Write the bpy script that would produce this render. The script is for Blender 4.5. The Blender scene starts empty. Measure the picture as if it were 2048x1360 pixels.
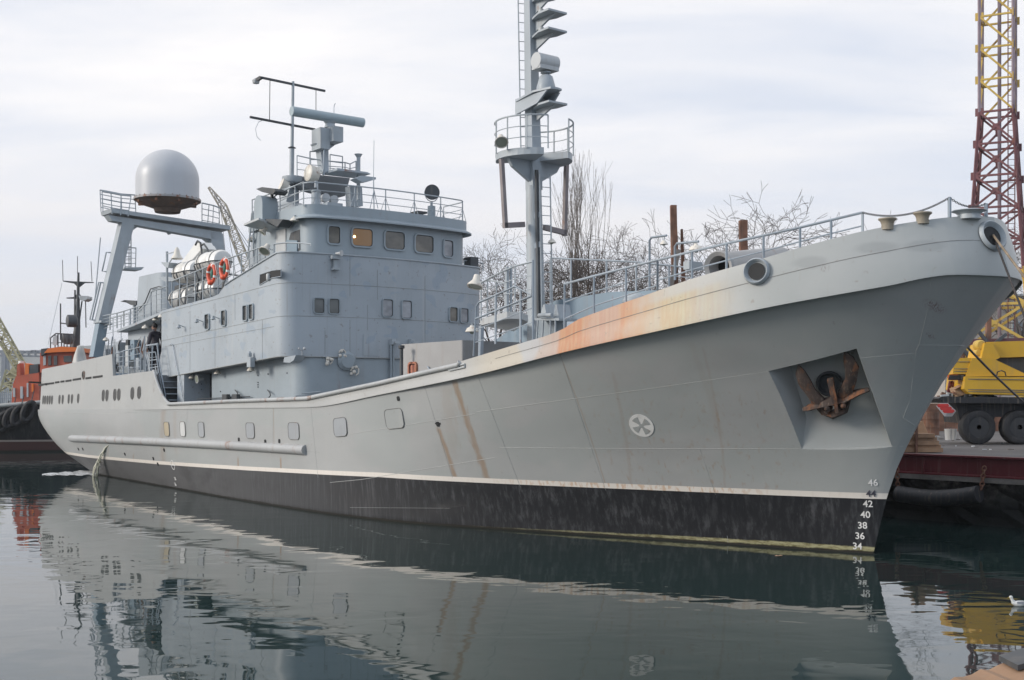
import bpy, bmesh, math, random
import numpy as np
from mathutils import Vector, Matrix
R = math.radians
sc = bpy.context.scene
# ------------------------------------------------------------------ camera
H = 2.853                      # eye height above the water
FPX = 2400.0; HZ = 803.0       # focal length and horizon row at 2048 px width
cam_d = bpy.data.cameras.new('camera'); cam = bpy.data.objects.new('camera', cam_d)
sc.collection.objects.link(cam); sc.camera = cam
cam.location = (0, 0, H); cam.rotation_euler = (R(90), 0, 0)
cam_d.sensor_width = 36; cam_d.lens = FPX/2048*36
cam_d.shift_y = (HZ-680)/2048
cam_d.clip_start = .1; cam_d.clip_end = 6000
# ------------------------------------------------------------------ sky and sun
SUN_EL, SUN_AZ = R(22), math.atan2(-.97, -.24)      # sun stands behind the camera, to the left
sd = Vector((math.sin(SUN_AZ)*math.cos(SUN_EL), math.cos(SUN_AZ)*math.cos(SUN_EL), math.sin(SUN_EL)))
W = bpy.data.worlds.new('World'); sc.world = W; W.use_nodes = True
nt = W.node_tree; nt.nodes.clear(); L = nt.links.new
def nn(t, **k):
    n = nt.nodes.new(t)
    for a, v in k.items(): setattr(n, a, v)
    return n
out = nn('ShaderNodeOutputWorld'); bg = nn('ShaderNodeBackground'); bg.inputs[1].default_value = .12
sky = nn('ShaderNodeTexSky', sky_type='NISHITA', sun_disc=False, sun_elevation=SUN_EL, sun_rotation=SUN_AZ, air_density=1.0, dust_density=1.5)
tc = nn('ShaderNodeTexCoord'); sx = nn('ShaderNodeSeparateXYZ'); L(tc.outputs['Generated'], sx.inputs[0])
# flat cloud layer: project the direction onto a plane overhead
zz = nn('ShaderNodeMath', operation='ADD'); zz.inputs[1].default_value = .16; L(sx.outputs[2], zz.inputs[0])
zc = nn('ShaderNodeMath', operation='MAXIMUM'); zc.inputs[1].default_value = .05; L(zz.outputs[0], zc.inputs[0])
dx = nn('ShaderNodeMath', operation='DIVIDE'); L(sx.outputs[0], dx.inputs[0]); L(zc.outputs[0], dx.inputs[1])
dy = nn('ShaderNodeMath', operation='DIVIDE'); L(sx.outputs[1], dy.inputs[0]); L(zc.outputs[0], dy.inputs[1])
cb = nn('ShaderNodeCombineXYZ'); L(dx.outputs[0], cb.inputs[0]); L(dy.outputs[0], cb.inputs[1])
mp = nn('ShaderNodeMapping'); mp.inputs['Rotation'].default_value = (0, 0, R(28)); mp.inputs['Scale'].default_value = (.8, 1.9, 1); mp.inputs['Location'].default_value = (3.1, 1.7, 0)
L(cb.outputs[0], mp.inputs[0])
n1 = nn('ShaderNodeTexNoise'); n1.inputs['Scale'].default_value = 1.1; n1.inputs['Detail'].default_value = 7; n1.inputs['Roughness'].default_value = .55; n1.inputs['Distortion'].default_value = .35
L(mp.outputs[0], n1.inputs[0])
r1 = nn('ShaderNodeValToRGB'); r1.color_ramp.elements[0].position = .31; r1.color_ramp.elements[1].position = .64
L(n1.outputs[0], r1.inputs[0])
# cloud colour: brighter high up, greyer-violet low down
rz = nn('ShaderNodeValToRGB'); e = rz.color_ramp.elements
e[0].position = 0; e[0].color = (.68, .70, .75, 1); e[1].position = .34; e[1].color = (1.0, .97, .955, 1)
m = e.new(.12); m.color = (.80, .79, .82, 1); m = e.new(.22); m.color = (.97, .945, .94, 1)
L(sx.outputs[2], rz.inputs[0])
thin = nn('ShaderNodeMixRGB'); thin.blend_type = 'MIX'; thin.inputs[1].default_value = (.70, .74, .83, 1)
L(r1.outputs[0], thin.inputs[0]); L(rz.outputs[0], thin.inputs[2])
scl = nn('ShaderNodeMixRGB'); scl.blend_type = 'MULTIPLY'; scl.inputs[0].default_value = 1; L(thin.outputs[0], scl.inputs[1])
tn = nn('ShaderNodeMixRGB'); tn.inputs[1].default_value = (7.2, 8.1, 9.2, 1); tn.inputs[2].default_value = (8.3, 8.3, 8.3, 1); L(tn.outputs[0], scl.inputs[2])
tr_ = nn('ShaderNodeMapRange'); tr_.inputs['From Min'].default_value = -.55; tr_.inputs['From Max'].default_value = .35; L(sx.outputs[1], tr_.inputs[0]); L(tr_.outputs[0], tn.inputs[0])
# the cloud deck thins out behind the camera and to the right, where blue sky shows through
cv = nn('ShaderNodeMapRange'); cv.inputs['From Min'].default_value = -.7; cv.inputs['From Max'].default_value = .25; cv.inputs['To Min'].default_value = .72; cv.inputs['To Max'].default_value = .93
L(sx.outputs[1], cv.inputs[0])
mx = nn('ShaderNodeMixRGB'); L(cv.outputs[0], mx.inputs[0]); L(sky.outputs[0], mx.inputs[1]); L(scl.outputs[0], mx.inputs[2])
L(mx.outputs[0], bg.inputs[0]); L(bg.outputs[0], out.inputs[0])
sl = bpy.data.lights.new('sun', 'SUN'); sl.energy = 2.3; sl.angle = R(16); sl.color = (1, .93, .84)
so = bpy.data.objects.new('sun', sl); sc.collection.objects.link(so)
so.rotation_euler = sd.to_track_quat('Z', 'Y').to_euler(); so.location = sd*80
sc.view_settings.view_transform = 'Standard'; sc.view_settings.look = 'None'
sc.view_settings.exposure = .20; sc.view_settings.gamma = 1
# ------------------------------------------------------------------ survey frames
# ship frame: a = metres aft of the stem at the waterline, b = metres to starboard, z up
SS = .61; CS = math.sqrt(1-SS*SS); SX, SY = 6.763, 22.451
SHIPM = Matrix.Translation((SX, SY, 0)) @ Matrix.Rotation(math.atan2(CS, -SS), 4, 'Z')
SHIPI = SHIPM.inverted()
def G(x, y, Y):                 # world point seen at photo pixel x, y at distance Y
    return Vector(((x-1024)/FPX*Y, Y, H+(HZ-y)/FPX*Y))
def G0(x, y, z=0.):             # world point on the level z
    return G(x, y, (H-z)*FPX/(y-HZ))
def P(x, y, a=None, b=None, z=None):   # the same in the ship frame on a plane a, b or z = const
    d = SHIPI.to_3x3() @ Vector(((x-1024)/FPX, 1, (HZ-y)/FPX)); o = SHIPI @ Vector((0, 0, H))
    k = (a-o.x)/d.x if a is not None else (b-o.y)/d.y if b is not None else (z-o.z)/d.z
    return o+k*d
def px(p):                      # ship frame -> photo pixel
    q = SHIPM @ Vector(p); return 1024+FPX*q.x/q.y, HZ-FPX*(q.z-H)/q.y
def S2W(a, b, z): return SHIPM @ Vector((a, b, z))
def itp(T, x):
    if x <= T[0][0]: return T[0][1]
    for (x0, y0), (x1, y1) in zip(T, T[1:]):
        if x <= x1: return y0+(y1-y0)*(x-x0)/(x1-x0)
    return T[-1][1]
def smooth_itp(T, n=3):         # monotone-ish smoothing of a table by Catmull-Rom resampling
    xs = [p[0] for p in T]; ys = [p[1] for p in T]; o = []
    m = []
    for i in range(len(T)):
        if 0 < i < len(T)-1:
            s0 = (ys[i]-ys[i-1])/(xs[i]-xs[i-1]); s1 = (ys[i+1]-ys[i])/(xs[i+1]-xs[i])
            m.append(0 if s0*s1 <= 0 else 2*s0*s1/(s0+s1))
        elif i == 0: m.append((ys[1]-ys[0])/(xs[1]-xs[0])*1.2)
        else: m.append((ys[-1]-ys[-2])/(xs[-1]-xs[-2]))
    for i in range(len(T)-1):
        h = xs[i+1]-xs[i]
        for k in range(6):
            t = k/6; a = 2*t**3-3*t*t+1; b = t**3-2*t*t+t; c = -2*t**3+3*t*t; d = t**3-t*t
            o.append((xs[i]+t*h, a*ys[i]+b*h*m[i]+c*ys[i+1]+d*h*m[i+1]))
    o.append(T[-1]); return o
# ------------------------------------------------------------------ mesh builder
class MB:
    def __init__(s): s.v = []; s.f = []; s.m = []
    def add(s, vs, fs, mat=0):
        o = len(s.v); s.v += [tuple(v) for v in vs]; s.f += [tuple(i+o for i in f) for f in fs]; s.m += [mat]*len(fs); return s
    def box(s, x0, x1, y0, y1, z0, z1, mat=0):
        return s.add([(x, y, z) for x in (x0, x1) for y in (y0, y1) for z in (z0, z1)],
                     [(0, 1, 3, 2), (4, 6, 7, 5), (0, 4, 5, 1), (2, 3, 7, 6), (0, 2, 6, 4), (1, 5, 7, 3)], mat)
    def obox(s, c, ux, uy, uz, mat=0):   # oriented box, half vectors
        c = Vector(c); ux, uy, uz = Vector(ux), Vector(uy), Vector(uz)
        return s.add([c+i*ux+j*uy+k*uz for i in (-1, 1) for j in (-1, 1) for k in (-1, 1)],
                     [(0, 1, 3, 2), (4, 6, 7, 5), (0, 4, 5, 1), (2, 3, 7, 6), (0, 2, 6, 4), (1, 5, 7, 3)], mat)
    def beam(s, p, q, w, h=None, up=(0, 0, 1), mat=0):
        p, q = Vector(p), Vector(q); d = q-p; h = h or w
        x = d.normalized(); u = Vector(up)
        if abs(x.dot(u)) > .98: u = Vector((1, 0, 0))
        y = u.cross(x).normalized(); z = x.cross(y)
        return s.obox((p+q)/2, d/2, y*w/2, z*h/2, mat)
    def path(s, pts, r, n=6, mat=0, closed=False, caps=True):
        pts = [Vector(p) for p in pts]; N = len(pts); vs = []; prev = None
        rs = r if isinstance(r, (list, tuple)) else [r]*N
        for i, p in enumerate(pts):
            a = pts[(i-1) % N] if (closed or i > 0) else p
            b = pts[(i+1) % N] if (closed or i < N-1) else p
            t = (b-a).normalized() if (b-a).length > 1e-9 else Vector((0, 0, 1))
            if prev is None:
                u = Vector((0, 0, 1)) if abs(t.z) < .9 else Vector((1, 0, 0))
                x = t.cross(u).normalized()
            else:
                x = (prev-t*prev.dot(t))
                x = x.normalized() if x.length > 1e-6 else t.orthogonal().normalized()
            prev = x; y = t.cross(x)
            for k in range(n):
                g = 2*math.pi*k/n; vs.append(p+(x*math.cos(g)+y*math.sin(g))*rs[i])
        fs = []
        for i in range(N if closed else N-1):
            j = (i+1) % N
            for k in range(n):
                l = (k+1) % n; fs.append((i*n+k, i*n+l, j*n+l, j*n+k))
        if caps and not closed: fs += [tuple(range(n))[::-1], tuple((N-1)*n+k for k in range(n))]
        return s.add(vs, fs, mat)
    def tube(s, p, q, r, n=6, mat=0, r2=None): return s.path([p, q], [r, r if r2 is None else r2], n, mat)
    def lathe(s, prof, c=(0, 0, 0), axis=(0, 0, 1), n=24, mat=0, arc=1.0):
        ax = Vector(axis).normalized(); x = ax.orthogonal().normalized(); y = ax.cross(x); c = Vector(c); vs = []
        for r, h in prof:
            for k in range(n):
                g = 2*math.pi*k/n*arc; vs.append(c+ax*h+(x*math.cos(g)+y*math.sin(g))*r)
        fs = [(i*n+k, i*n+(k+1) % n, (i+1)*n+(k+1) % n, (i+1)*n+k) for i in range(len(prof)-1) for k in range(n)]
        if prof[0][0] > 1e-6: fs.append(tuple(range(n))[::-1])
        if prof[-1][0] > 1e-6: fs.append(tuple((len(prof)-1)*n+k for k in range(n)))
        return s.add(vs, fs, mat)
    def prism(s, poly, off, mat=0):
        poly = [Vector(p) for p in poly]; off = Vector(off); n = len(poly)
        return s.add(poly+[p+off for p in poly], [tuple(range(n))[::-1], tuple(range(n, 2*n))]+[(i, (i+1) % n, (i+1) % n+n, i+n) for i in range(n)], mat)
    def ring(s, c, x, y, ro, ri, n, t, mat=0):      # flat ring, thickness vector t
        c, x, y, t = Vector(c), Vector(x), Vector(y), Vector(t); vs = []
        for k in range(n):
            g = 2*math.pi*k/n; d = x*math.cos(g)+y*math.sin(g)
            vs += [c+d*ro, c+d*ri, c+d*ro+t, c+d*ri+t]
        fs = []
        for k in range(n):
            a = 4*k; b = 4*((k+1) % n); fs += [(a, b, b+2, a+2), (a+1, a+3, b+3, b+1), (a+2, b+2, b+3, a+3), (a, a+1, b+1, b)]
        return s.add(vs, fs, mat)
    def grid(s, rows, mat=0, closed=False):
        n = len(rows[0]); vs = [p for r in rows for p in r]
        fs = [(i*n+k, i*n+(k+1) % n, (i+1)*n+(k+1) % n, (i+1)*n+k) for i in range(len(rows)-1) for k in range(n if closed else n-1)]
        return s.add(vs, fs, mat)
    def sphere(s, c, r, n=12, mat=0, sc_=(1, 1, 1)):
        c = Vector(c); rows = []
        for i in range(n//2+1):
            th = math.pi*i/(n//2)
            rows.append([(c.x+r*sc_[0]*math.sin(th)*math.cos(2*math.pi*k/n), c.y+r*sc_[1]*math.sin(th)*math.sin(2*math.pi*k/n), c.z+r*sc_[2]*math.cos(th)) for k in range(n)])
        return s.grid(rows, mat, closed=True)
    def build(s, name, mats, parent=None, smooth=None, world=False, fix=True):
        me = bpy.data.meshes.new(name); me.from_pydata(s.v, [], s.f); me.polygons.foreach_set('material_index', s.m)
        for mt in (mats if isinstance(mats, (list, tuple)) else [mats]): me.materials.append(mt)
        if fix:
            bm = bmesh.new(); bm.from_mesh(me); bmesh.ops.remove_doubles(bm, verts=bm.verts, dist=1e-5)
            bmesh.ops.recalc_face_normals(bm, faces=bm.faces); bm.to_mesh(me); bm.free()
        if smooth is not None:
            me.polygons.foreach_set('use_smooth', [True]*len(me.polygons)); me.set_sharp_from_angle(angle=R(smooth))
        me.update(); o = bpy.data.objects.new(name, me); sc.collection.objects.link(o)
        if parent is not None: o.parent = parent
        return o
def tag(o, label=None, cat=None, group=None, kind=None):
    for k, v in (('label', label), ('category', cat), ('group', group), ('kind', kind)):
        if v: o[k] = v
    return o
def empty(name, M, label, cat, group=None):
    o = bpy.data.objects.new(name, None); sc.collection.objects.link(o)
    o.matrix_world = M if isinstance(M, Matrix) else Matrix.Translation(M); o.empty_display_size = .3
    return tag(o, label, cat, group)
def copy_tree(o, parent=None):
    c = o.copy(); sc.collection.objects.link(c)
    if parent is not None: c.parent = parent
    for ch in list(o.children): copy_tree(ch, c)
    return c
# ------------------------------------------------------------------ node maths for materials
class X:
    """a scalar socket with arithmetic"""
    def __init__(s, t, k): s.t = t; s.k = k
    def _b(s, op, o, rev=False, clamp=False):
        n = s.t.nodes.new('ShaderNodeMath'); n.operation = op; n.use_clamp = clamp
        A, B = (o, s) if rev else (s, o)
        for i, q in enumerate((A, B)):
            if q is None: continue
            if isinstance(q, X): s.t.links.new(q.k, n.inputs[i])
            else: n.inputs[i].default_value = q
        return X(s.t, n.outputs[0])
    def __add__(s, o): return s._b('ADD', o)
    def __radd__(s, o): return s._b('ADD', o)
    def __sub__(s, o): return s._b('SUBTRACT', o)
    def __rsub__(s, o): return s._b('SUBTRACT', o, True)
    def __mul__(s, o): return s._b('MULTIPLY', o)
    def __rmul__(s, o): return s._b('MULTIPLY', o)
    def __truediv__(s, o): return s._b('DIVIDE', o)
    def sin(s): return s._b('SINE', None)
    def abs(s): return s._b('ABSOLUTE', None)
    def min(s, o): return s._b('MINIMUM', o)
    def max(s, o): return s._b('MAXIMUM', o)
    def pow(s, o): return s._b('POWER', o)
    def step(s, a, b):          # smoothstep from 0 at a to 1 at b
        n = s.t.nodes.new('ShaderNodeMapRange'); n.interpolation_type = 'SMOOTHSTEP'
        s.t.links.new(s.k, n.inputs[0])
        if a < b: n.inputs[1].default_value = a; n.inputs[2].default_value = b; return X(s.t, n.outputs[0])
        n.inputs[1].default_value = b; n.inputs[2].default_value = a; n.inputs[3].default_value = 1; n.inputs[4].default_value = 0
        return X(s.t, n.outputs[0])
class Mat:
    def __init__(s, name, rough=.5, metal=0., spec=.5):
        s.m = bpy.data.materials.new(name); s.m.use_nodes = True; s.t = s.m.node_tree
        s.b = s.t.nodes['Principled BSDF']; s.b.inputs['Roughness'].default_value = rough
        s.b.inputs['Metallic'].default_value = metal; s.b.inputs['Specular IOR Level'].default_value = spec
        s.tc = s.t.nodes.new('ShaderNodeTexCoord'); q = s.t.nodes.new('ShaderNodeSeparateXYZ')
        s.t.links.new(s.tc.outputs['Object'], q.inputs[0]); s.x, s.y, s.z = [X(s.t, o) for o in q.outputs]
    def noise(s, scale=(1, 1, 1), detail=4, rough=.55, dist=0, off=0):
        mp = s.t.nodes.new('ShaderNodeMapping'); mp.inputs['Scale'].default_value = scale; mp.inputs['Location'].default_value = (off, off*.7, off*.3)
        s.t.links.new(s.tc.outputs['Object'], mp.inputs[0])
        n = s.t.nodes.new('ShaderNodeTexNoise'); n.inputs['Scale'].default_value = 1; n.inputs['Detail'].default_value = detail
        n.inputs['Roughness'].default_value = rough; n.inputs['Distortion'].default_value = dist
        s.t.links.new(mp.outputs[0], n.inputs[0]); return X(s.t, n.outputs[0])
    def mix(s, f, a, b):
        n = s.t.nodes.new('ShaderNodeMixRGB')
        for i, q in enumerate((f, a, b)):
            if isinstance(q, X): s.t.links.new(q.k, n.inputs[i])
            elif hasattr(q, 'is_output'): s.t.links.new(q, n.inputs[i])
            elif i == 0: n.inputs[0].default_value = q
            else: n.inputs[i].default_value = tuple(q)+(1,)
        return n.outputs[0]
    def col(s, c):
        if hasattr(c, 'is_output'): s.t.links.new(c, s.b.inputs['Base Color'])
        else: s.b.inputs['Base Color'].default_value = tuple(c)+(1,)
        return s.m
    def rough(s, x): s.t.links.new(x.k, s.b.inputs['Roughness'])
    def bump(s, h, strength=.3, dist=.02):
        n = s.t.nodes.new('ShaderNodeBump'); n.inputs['Strength'].default_value = strength; n.inputs['Distance'].default_value = dist
        s.t.links.new(h.k, n.inputs['Height']); s.t.links.new(n.outputs[0], s.b.inputs['Normal'])
def sc3(c, k): return tuple(min(1, v*k) for v in c)
def paint(name, c, rough=.45, var=.10, streak=.10, rust=0., dirt=(.16, .13, .10), fine=1., bump=.12):
    M = Mat(name, rough)
    n = M.noise((.5*fine, .5*fine, .6*fine), 5); k = M.noise((7*fine, 7*fine, .35*fine), 3, off=3)
    g = M.noise((14*fine,)*3, 3, off=7)
    base = M.mix(n.step(.3, .7), sc3(c, 1-var), sc3(c, 1+var))
    base = M.mix(k.step(.52, .80)*streak*3, base, sc3(dirt, 1.6))
    base = M.mix(g.step(.62, .75)*.12, base, dirt)
    if rust:
        r = M.noise((1.7*fine, 1.7*fine, .6*fine), 6, .65, off=11)
        base = M.mix(r.step(.66-rust*.2, .78-rust*.1), base, (.22, .09, .04))
    M.rough(n*.15+(rough-.05)); 
    if bump: M.bump(M.noise((1.3, 1.3, 1.1), 2, off=5)+g*.04, bump, .05)
    return M.col(base)
QB = -6.35; QZ = 1.57         # quay edge and height
# ------------------------------------------------------------------ the ship: hull form
STEM = smooth_itp([(-1.6, .35), (0, 0), (.6, -.15), (1.12, -.31), (1.74, -.56), (2.37, -.90), (3.22, -1.38), (4.25, -2.12), (4.99, -2.70)])
STEMB = [(4.99, -2.70), (5.48, -2.60), (5.7, -2.52), (6.02, -2.42)]
STERN = smooth_itp([(-1.6, 28), (0, 36.3), (.6, 38.4), (1.3, 40.1), (2.45, 41.9), (2.6, 41.9)])
BW = smooth_itp([(0, .0), (1.3, .50), (3.8, 1.42), (6.5, 2.5), (8.3, 3.2), (10.6, 3.9), (13.8, 4.2), (17.9, 4.15), (25.3, 3.75), (30.6, 3.45), (35, 3.2), (48, 2.9)])
BK = smooth_itp([(0, 0), (.12, .5), (.4, 1.1), (.9, 1.7), (1.8, 2.35), (3.2, 3.0), (5, 3.5), (7, 3.85), (9, 4.08), (12, 4.25), (16, 4.3), (28, 4.3), (34, 4.15), (42, 3.8), (50, 3.5)])
ZK = smooth_itp([(-2.8, 5.0), (-2.39, 5.0), (-1.57, 4.81), (0, 4.54), (1.94, 4.22), (4.24, 3.88), (6.86, 3.47), (10.62, 3.05), (13.99, 2.74), (18, 2.70), (25, 2.62), (48, 2.45)])
ZS = [(-2.7, 6.0), (-2.36, 6.01), (-1.94, 5.90), (-1.14, 5.71), (.28, 5.33), (1.51, 5.07), (2.53, 4.81), (3.02, 4.70), (3.79, 4.52), (4.06, 4.45), (4.29, 4.35), (4.39, 4.30), (4.78, 4.18), (7.50, 3.72), (7.56, 3.66), (10.79, 3.29), (14.23, 2.95), (18.46, 2.89), (23.55, 2.79), (23.8, 2.83), (24.2, 3.02), (24.6, 3.33), (24.9, 3.62), (25.1, 3.87), (29.10, 3.77), (29.35, 4.56), (35.1, 4.34), (48, 4.0)]
ZB = [(-1, 1.10), (11, 1.10), (18, .95), (24.7, .83), (33, .74), (39, .78), (48, .85)]
def flare(v): return max(0, v)**1.45
def close(a, ae, r=3.6):
    u = (a-(ae-r))/r
    return 1 if u <= 0 else max(0, 1-u**2.6)**(1/2.6)
def hullp(t, z, v=None):        # below the knuckle; v given: z = v * knuckle height
    zz_ = z if v is None else v*3.5
    for _ in range(3):
        a0 = itp(STEM, zz_); ae = itp(STERN, zz_); a = a0+(ae-a0)*t; zk = itp(ZK, a)
        if v is not None: zz_ = v*zk
    v_ = max(0, min(1, zz_/zk)); d = a-a0; u_ = max(0, min(1, (a-13)/10)); u_ = u_*u_*(3-2*u_); f = flare(v_)*(1-u_)+(1-(1-v_)**2.3)*u_
    b = itp(BW, d)*(1-f)+itp(BK, d)*f
    if zz_ < 0: b *= 1+zz_*.12
    return Vector((a, b*close(a, ae), zz_))
def bandp(t, w):                # w 0..1 from knuckle to sheer
    a = -2.7+44.5*t
    for _ in range(3):
        zk = itp(ZK, a); z = zk+(itp(ZS, a)-zk)*w
        a0 = itp(STEMB, z) if t < .2 else -2.7
        a = a0+(41.8-a0)*t
    return Vector((a, itp(BK, a-a0)*(1-.012*(z-zk))*close(a, 41.8), z))
def tk(a): return (a+2.7)/44.5
TT = sorted(set([i/500 for i in range(0, 40)]+[.08+i*.0065 for i in range(0, 135)]+[.955+i*.003 for i in range(0, 15)]+[.997, 1.0]
                +[tk(a) for a in (4.29, 4.39, 7.5, 7.56, 23.55, 23.8, 24.0, 24.2, 24.4, 24.6, 24.75, 24.9, 25.1, 29.10, 29.35)]+[tk(-2.7+.01*k*k) for k in range(0, 12)]))
# look-up: photo pixel -> point on the starboard shell
_T = np.linspace(0, .985, 700)
_V = np.linspace(0, 1, 60)
def _tab(fn):
    pts = np.array([[fn(t, v) for v in _V] for t in _T]); M = np.array(SHIPM)
    w = pts@M[:3, :3].T+M[:3, 3]
    return pts, 1024+FPX*w[..., 0]/w[..., 1], HZ-FPX*(w[..., 2]-H)/w[..., 1]
_H = _tab(lambda t, v: hullp(t, 0, v)); _B = _tab(lambda t, v: bandp(t, v))
def onhull(x, y, band=False):   # position, along (aft), up, outward normal
    p, u, v = _B if band else _H
    d = (u-x)**2+(v-y)**2; i, j = np.unravel_index(np.argmin(d), d.shape)
    i = min(max(i, 1), len(_T)-2); j = min(max(j, 1), len(_V)-2)
    A = np.array([[(u[i+1, j]-u[i-1, j])/2, (u[i, j+1]-u[i, j-1])/2], [(v[i+1, j]-v[i-1, j])/2, (v[i, j+1]-v[i, j-1])/2]])
    s = np.clip(np.linalg.solve(A, [x-u[i, j], y-v[i, j]]), -1.5, 1.5)
    du = Vector((p[i+1, j]-p[i-1, j])/2); dv = Vector((p[i, j+1]-p[i, j-1])/2)
    q = Vector(p[i, j])+du*float(s[0])+dv*float(s[1])
    n = dv.cross(du).normalized(); n = -n if n.y < 0 else n
    al = du.normalized(); up = n.cross(al); up = -up if up.z < 0 else up
    return q, al, up.normalized(), n
# ------------------------------------------------------------------ ship paints
GREY = (.368, .372, .366); SUP = (.355, .392, .424)
def spots(M, c, L_, band):
    for (p_, ra, rz_, cc, st, sc__) in L_:
        if st == 0: continue
        q = onhull(*p_, band=band)[0]; nz = M.noise((sc__, sc__, sc__*.4), 4, .7, off=q.x)
        d = (((M.x-q.x)/ra).pow(2)+((M.z-q.z)/rz_).pow(2)).pow(.5)+(nz-.5)*.6
        m = d.step(1.05, .15 if sc__ > 10 else .5)*(nz.step(.46, .60) if sc__ > 10 else 1)*st
        c = M.mix(m, c, cc)
    return c
HULLM = Mat('hull paint', .42)
def hull_material():
    M = HULLM
    n = M.noise((.22, .22, .5), 5, off=2); pl = M.noise((.35, .35, .9), 2, off=9); k = M.noise((5, 5, .22), 4, off=3); f = M.noise((9, 9, 9), 3)
    c = M.mix(n.step(.3, .7), sc3(GREY, .90), sc3(GREY, 1.07))
    c = M.mix(pl.step(.47, .53)*.35, c, (.33, .36, .35))
    c = M.mix(k.step(.56, .8)*.30, c, (.42, .41, .38))
    k2 = M.noise((11, 11, .16), 3, off=13)
    c = M.mix(k2.step(.60, .82)*M.noise((.3, .3, .4), 2, off=4).step(.5, .65)*.5, c, (.26, .22, .18))
    c = M.mix(f.step(.68, .75)*.35, c, (.22, .20, .18))
    S = [((908, 757), (976, 964), .14, .62), ((876, 852), (914, 964), .10, .68), ((893, 700+70), (905, 900), .3, .15), ((1118, 702), (1214, 985), .025, .35), ((1225, 740), (1262, 985), .06, .18),
         ((1380, 680), (1440, 860), .10, .10), ((1405, 690), (1450, 980), .04, .18), ((476, 912), (477, 945), .10, .7), ((561, 912), (562, 948), .10, .7), ((330, 800), (328, 930), .35, .30), ((268, 905), (267, 950), .10, .45), ((350, 820), (352, 900), .2, .15), ((548, 800), (548, 880), .03, .5), ((217, 892), (217, 930), .06, .5)]
    for (p0, p1, w, st) in S:
        A = onhull(*p0)[0]; B = onhull(*p1)[0]
        kk = (B.x-A.x)/(A.z-B.z)
        u = (M.x-(A.x+kk*A.z)+M.z*kk+(k2-.5)*w*1.4).abs()
        msk = u.step(w, w*.15)*M.z.step(A.z+.02, A.z-.12)*M.z.step(B.z-.5, B.z+.2)*st*(k*.9+.5)
        c = M.mix(msk, c, (.27, .165, .085))
    SPOTS = [((1868, 612), .13, .16, (.13, .045, .045), .75, 38), ((1861, 672), .05, .08, (.13, .06, .05), .6, 30), ((1660, 800), .0, .0, (.1, .1, .1), 0, 20), ((1760, 620), .6, .35, (.30, .31, .31), .35, 1.2), ((1450, 720), .9, .3, (.31, .315, .31), .3, 1.2), ((820, 820), .35, .28, (.42, .425, .42), .35, 2), ((590, 835), .8, .3, (.40, .405, .40), .4, 2)]
    c = spots(M, c, SPOTS, False)
    # brown weeping under the forecastle edge
    sp = M.x.step(5.2, 4.2)*M.x.step(.2, 1.8)*M.z.step(4.5, 1.2)
    c = M.mix(sp*k2.step(.55, .75)*.45, c, (.30, .20, .12))
    dn = M.noise((.8, .8, 1.1), 2, off=5)
    dish = ((M.x*10.5).sin()*.5+(M.z*7.5+.8).sin()*.35)*(M.noise((.35, .35, .6), 2, off=15).step(.35, .65)*.8+.2)
    M.rough(n*.2+.30); M.bump(dn*1.0+dish*.05+f*.02, .22, .055)
    return M.col(c)
hull_grey = hull_material()
def black_material():
    M = Mat('boot topping', .5); k = M.noise((9, 9, .5), 5, .7, off=3); n = M.noise((.5, .5, 1.2), 4); k2 = M.noise((22, 22, 1.2), 3, off=1)
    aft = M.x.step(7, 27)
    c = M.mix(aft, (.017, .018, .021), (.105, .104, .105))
    c = M.mix(k.step(.44, .72)*.75*(n.step(.38, .6)*.7+.3), c, (.115, .118, .125)); c = M.mix(n.step(.48, .7)*.5, c, (.042, .040, .042))
    c = M.mix(k2.step(.66, .8)*.2, c, (.2, .2, .19))
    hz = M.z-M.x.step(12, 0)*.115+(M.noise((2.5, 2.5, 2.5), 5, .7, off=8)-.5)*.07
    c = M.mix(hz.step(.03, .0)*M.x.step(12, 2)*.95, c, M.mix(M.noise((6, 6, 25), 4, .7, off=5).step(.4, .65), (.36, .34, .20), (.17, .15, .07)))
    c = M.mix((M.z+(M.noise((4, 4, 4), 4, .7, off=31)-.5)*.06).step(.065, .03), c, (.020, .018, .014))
    M.b.inputs['Specular IOR Level'].default_value = .3; M.rough(n*.25+.40); M.bump(k2*.02+n, .1, .05); return M.col(c)
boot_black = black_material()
def cream_material():
    M = Mat('waterline stripe', .5); k = M.noise((12, 12, 2), 4, off=3)
    c = M.mix(k.step(.45, .8)*.3, (.72, .67, .61), (.56, .49, .42))
    z = M.x.step(8, 5.5)*M.x.step(1.2, 3)*k.step(.48, .62); c = M.mix(z*.6, c, (.55, .33, .18)); return M.col(c)
boot_cream = cream_material()
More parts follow.
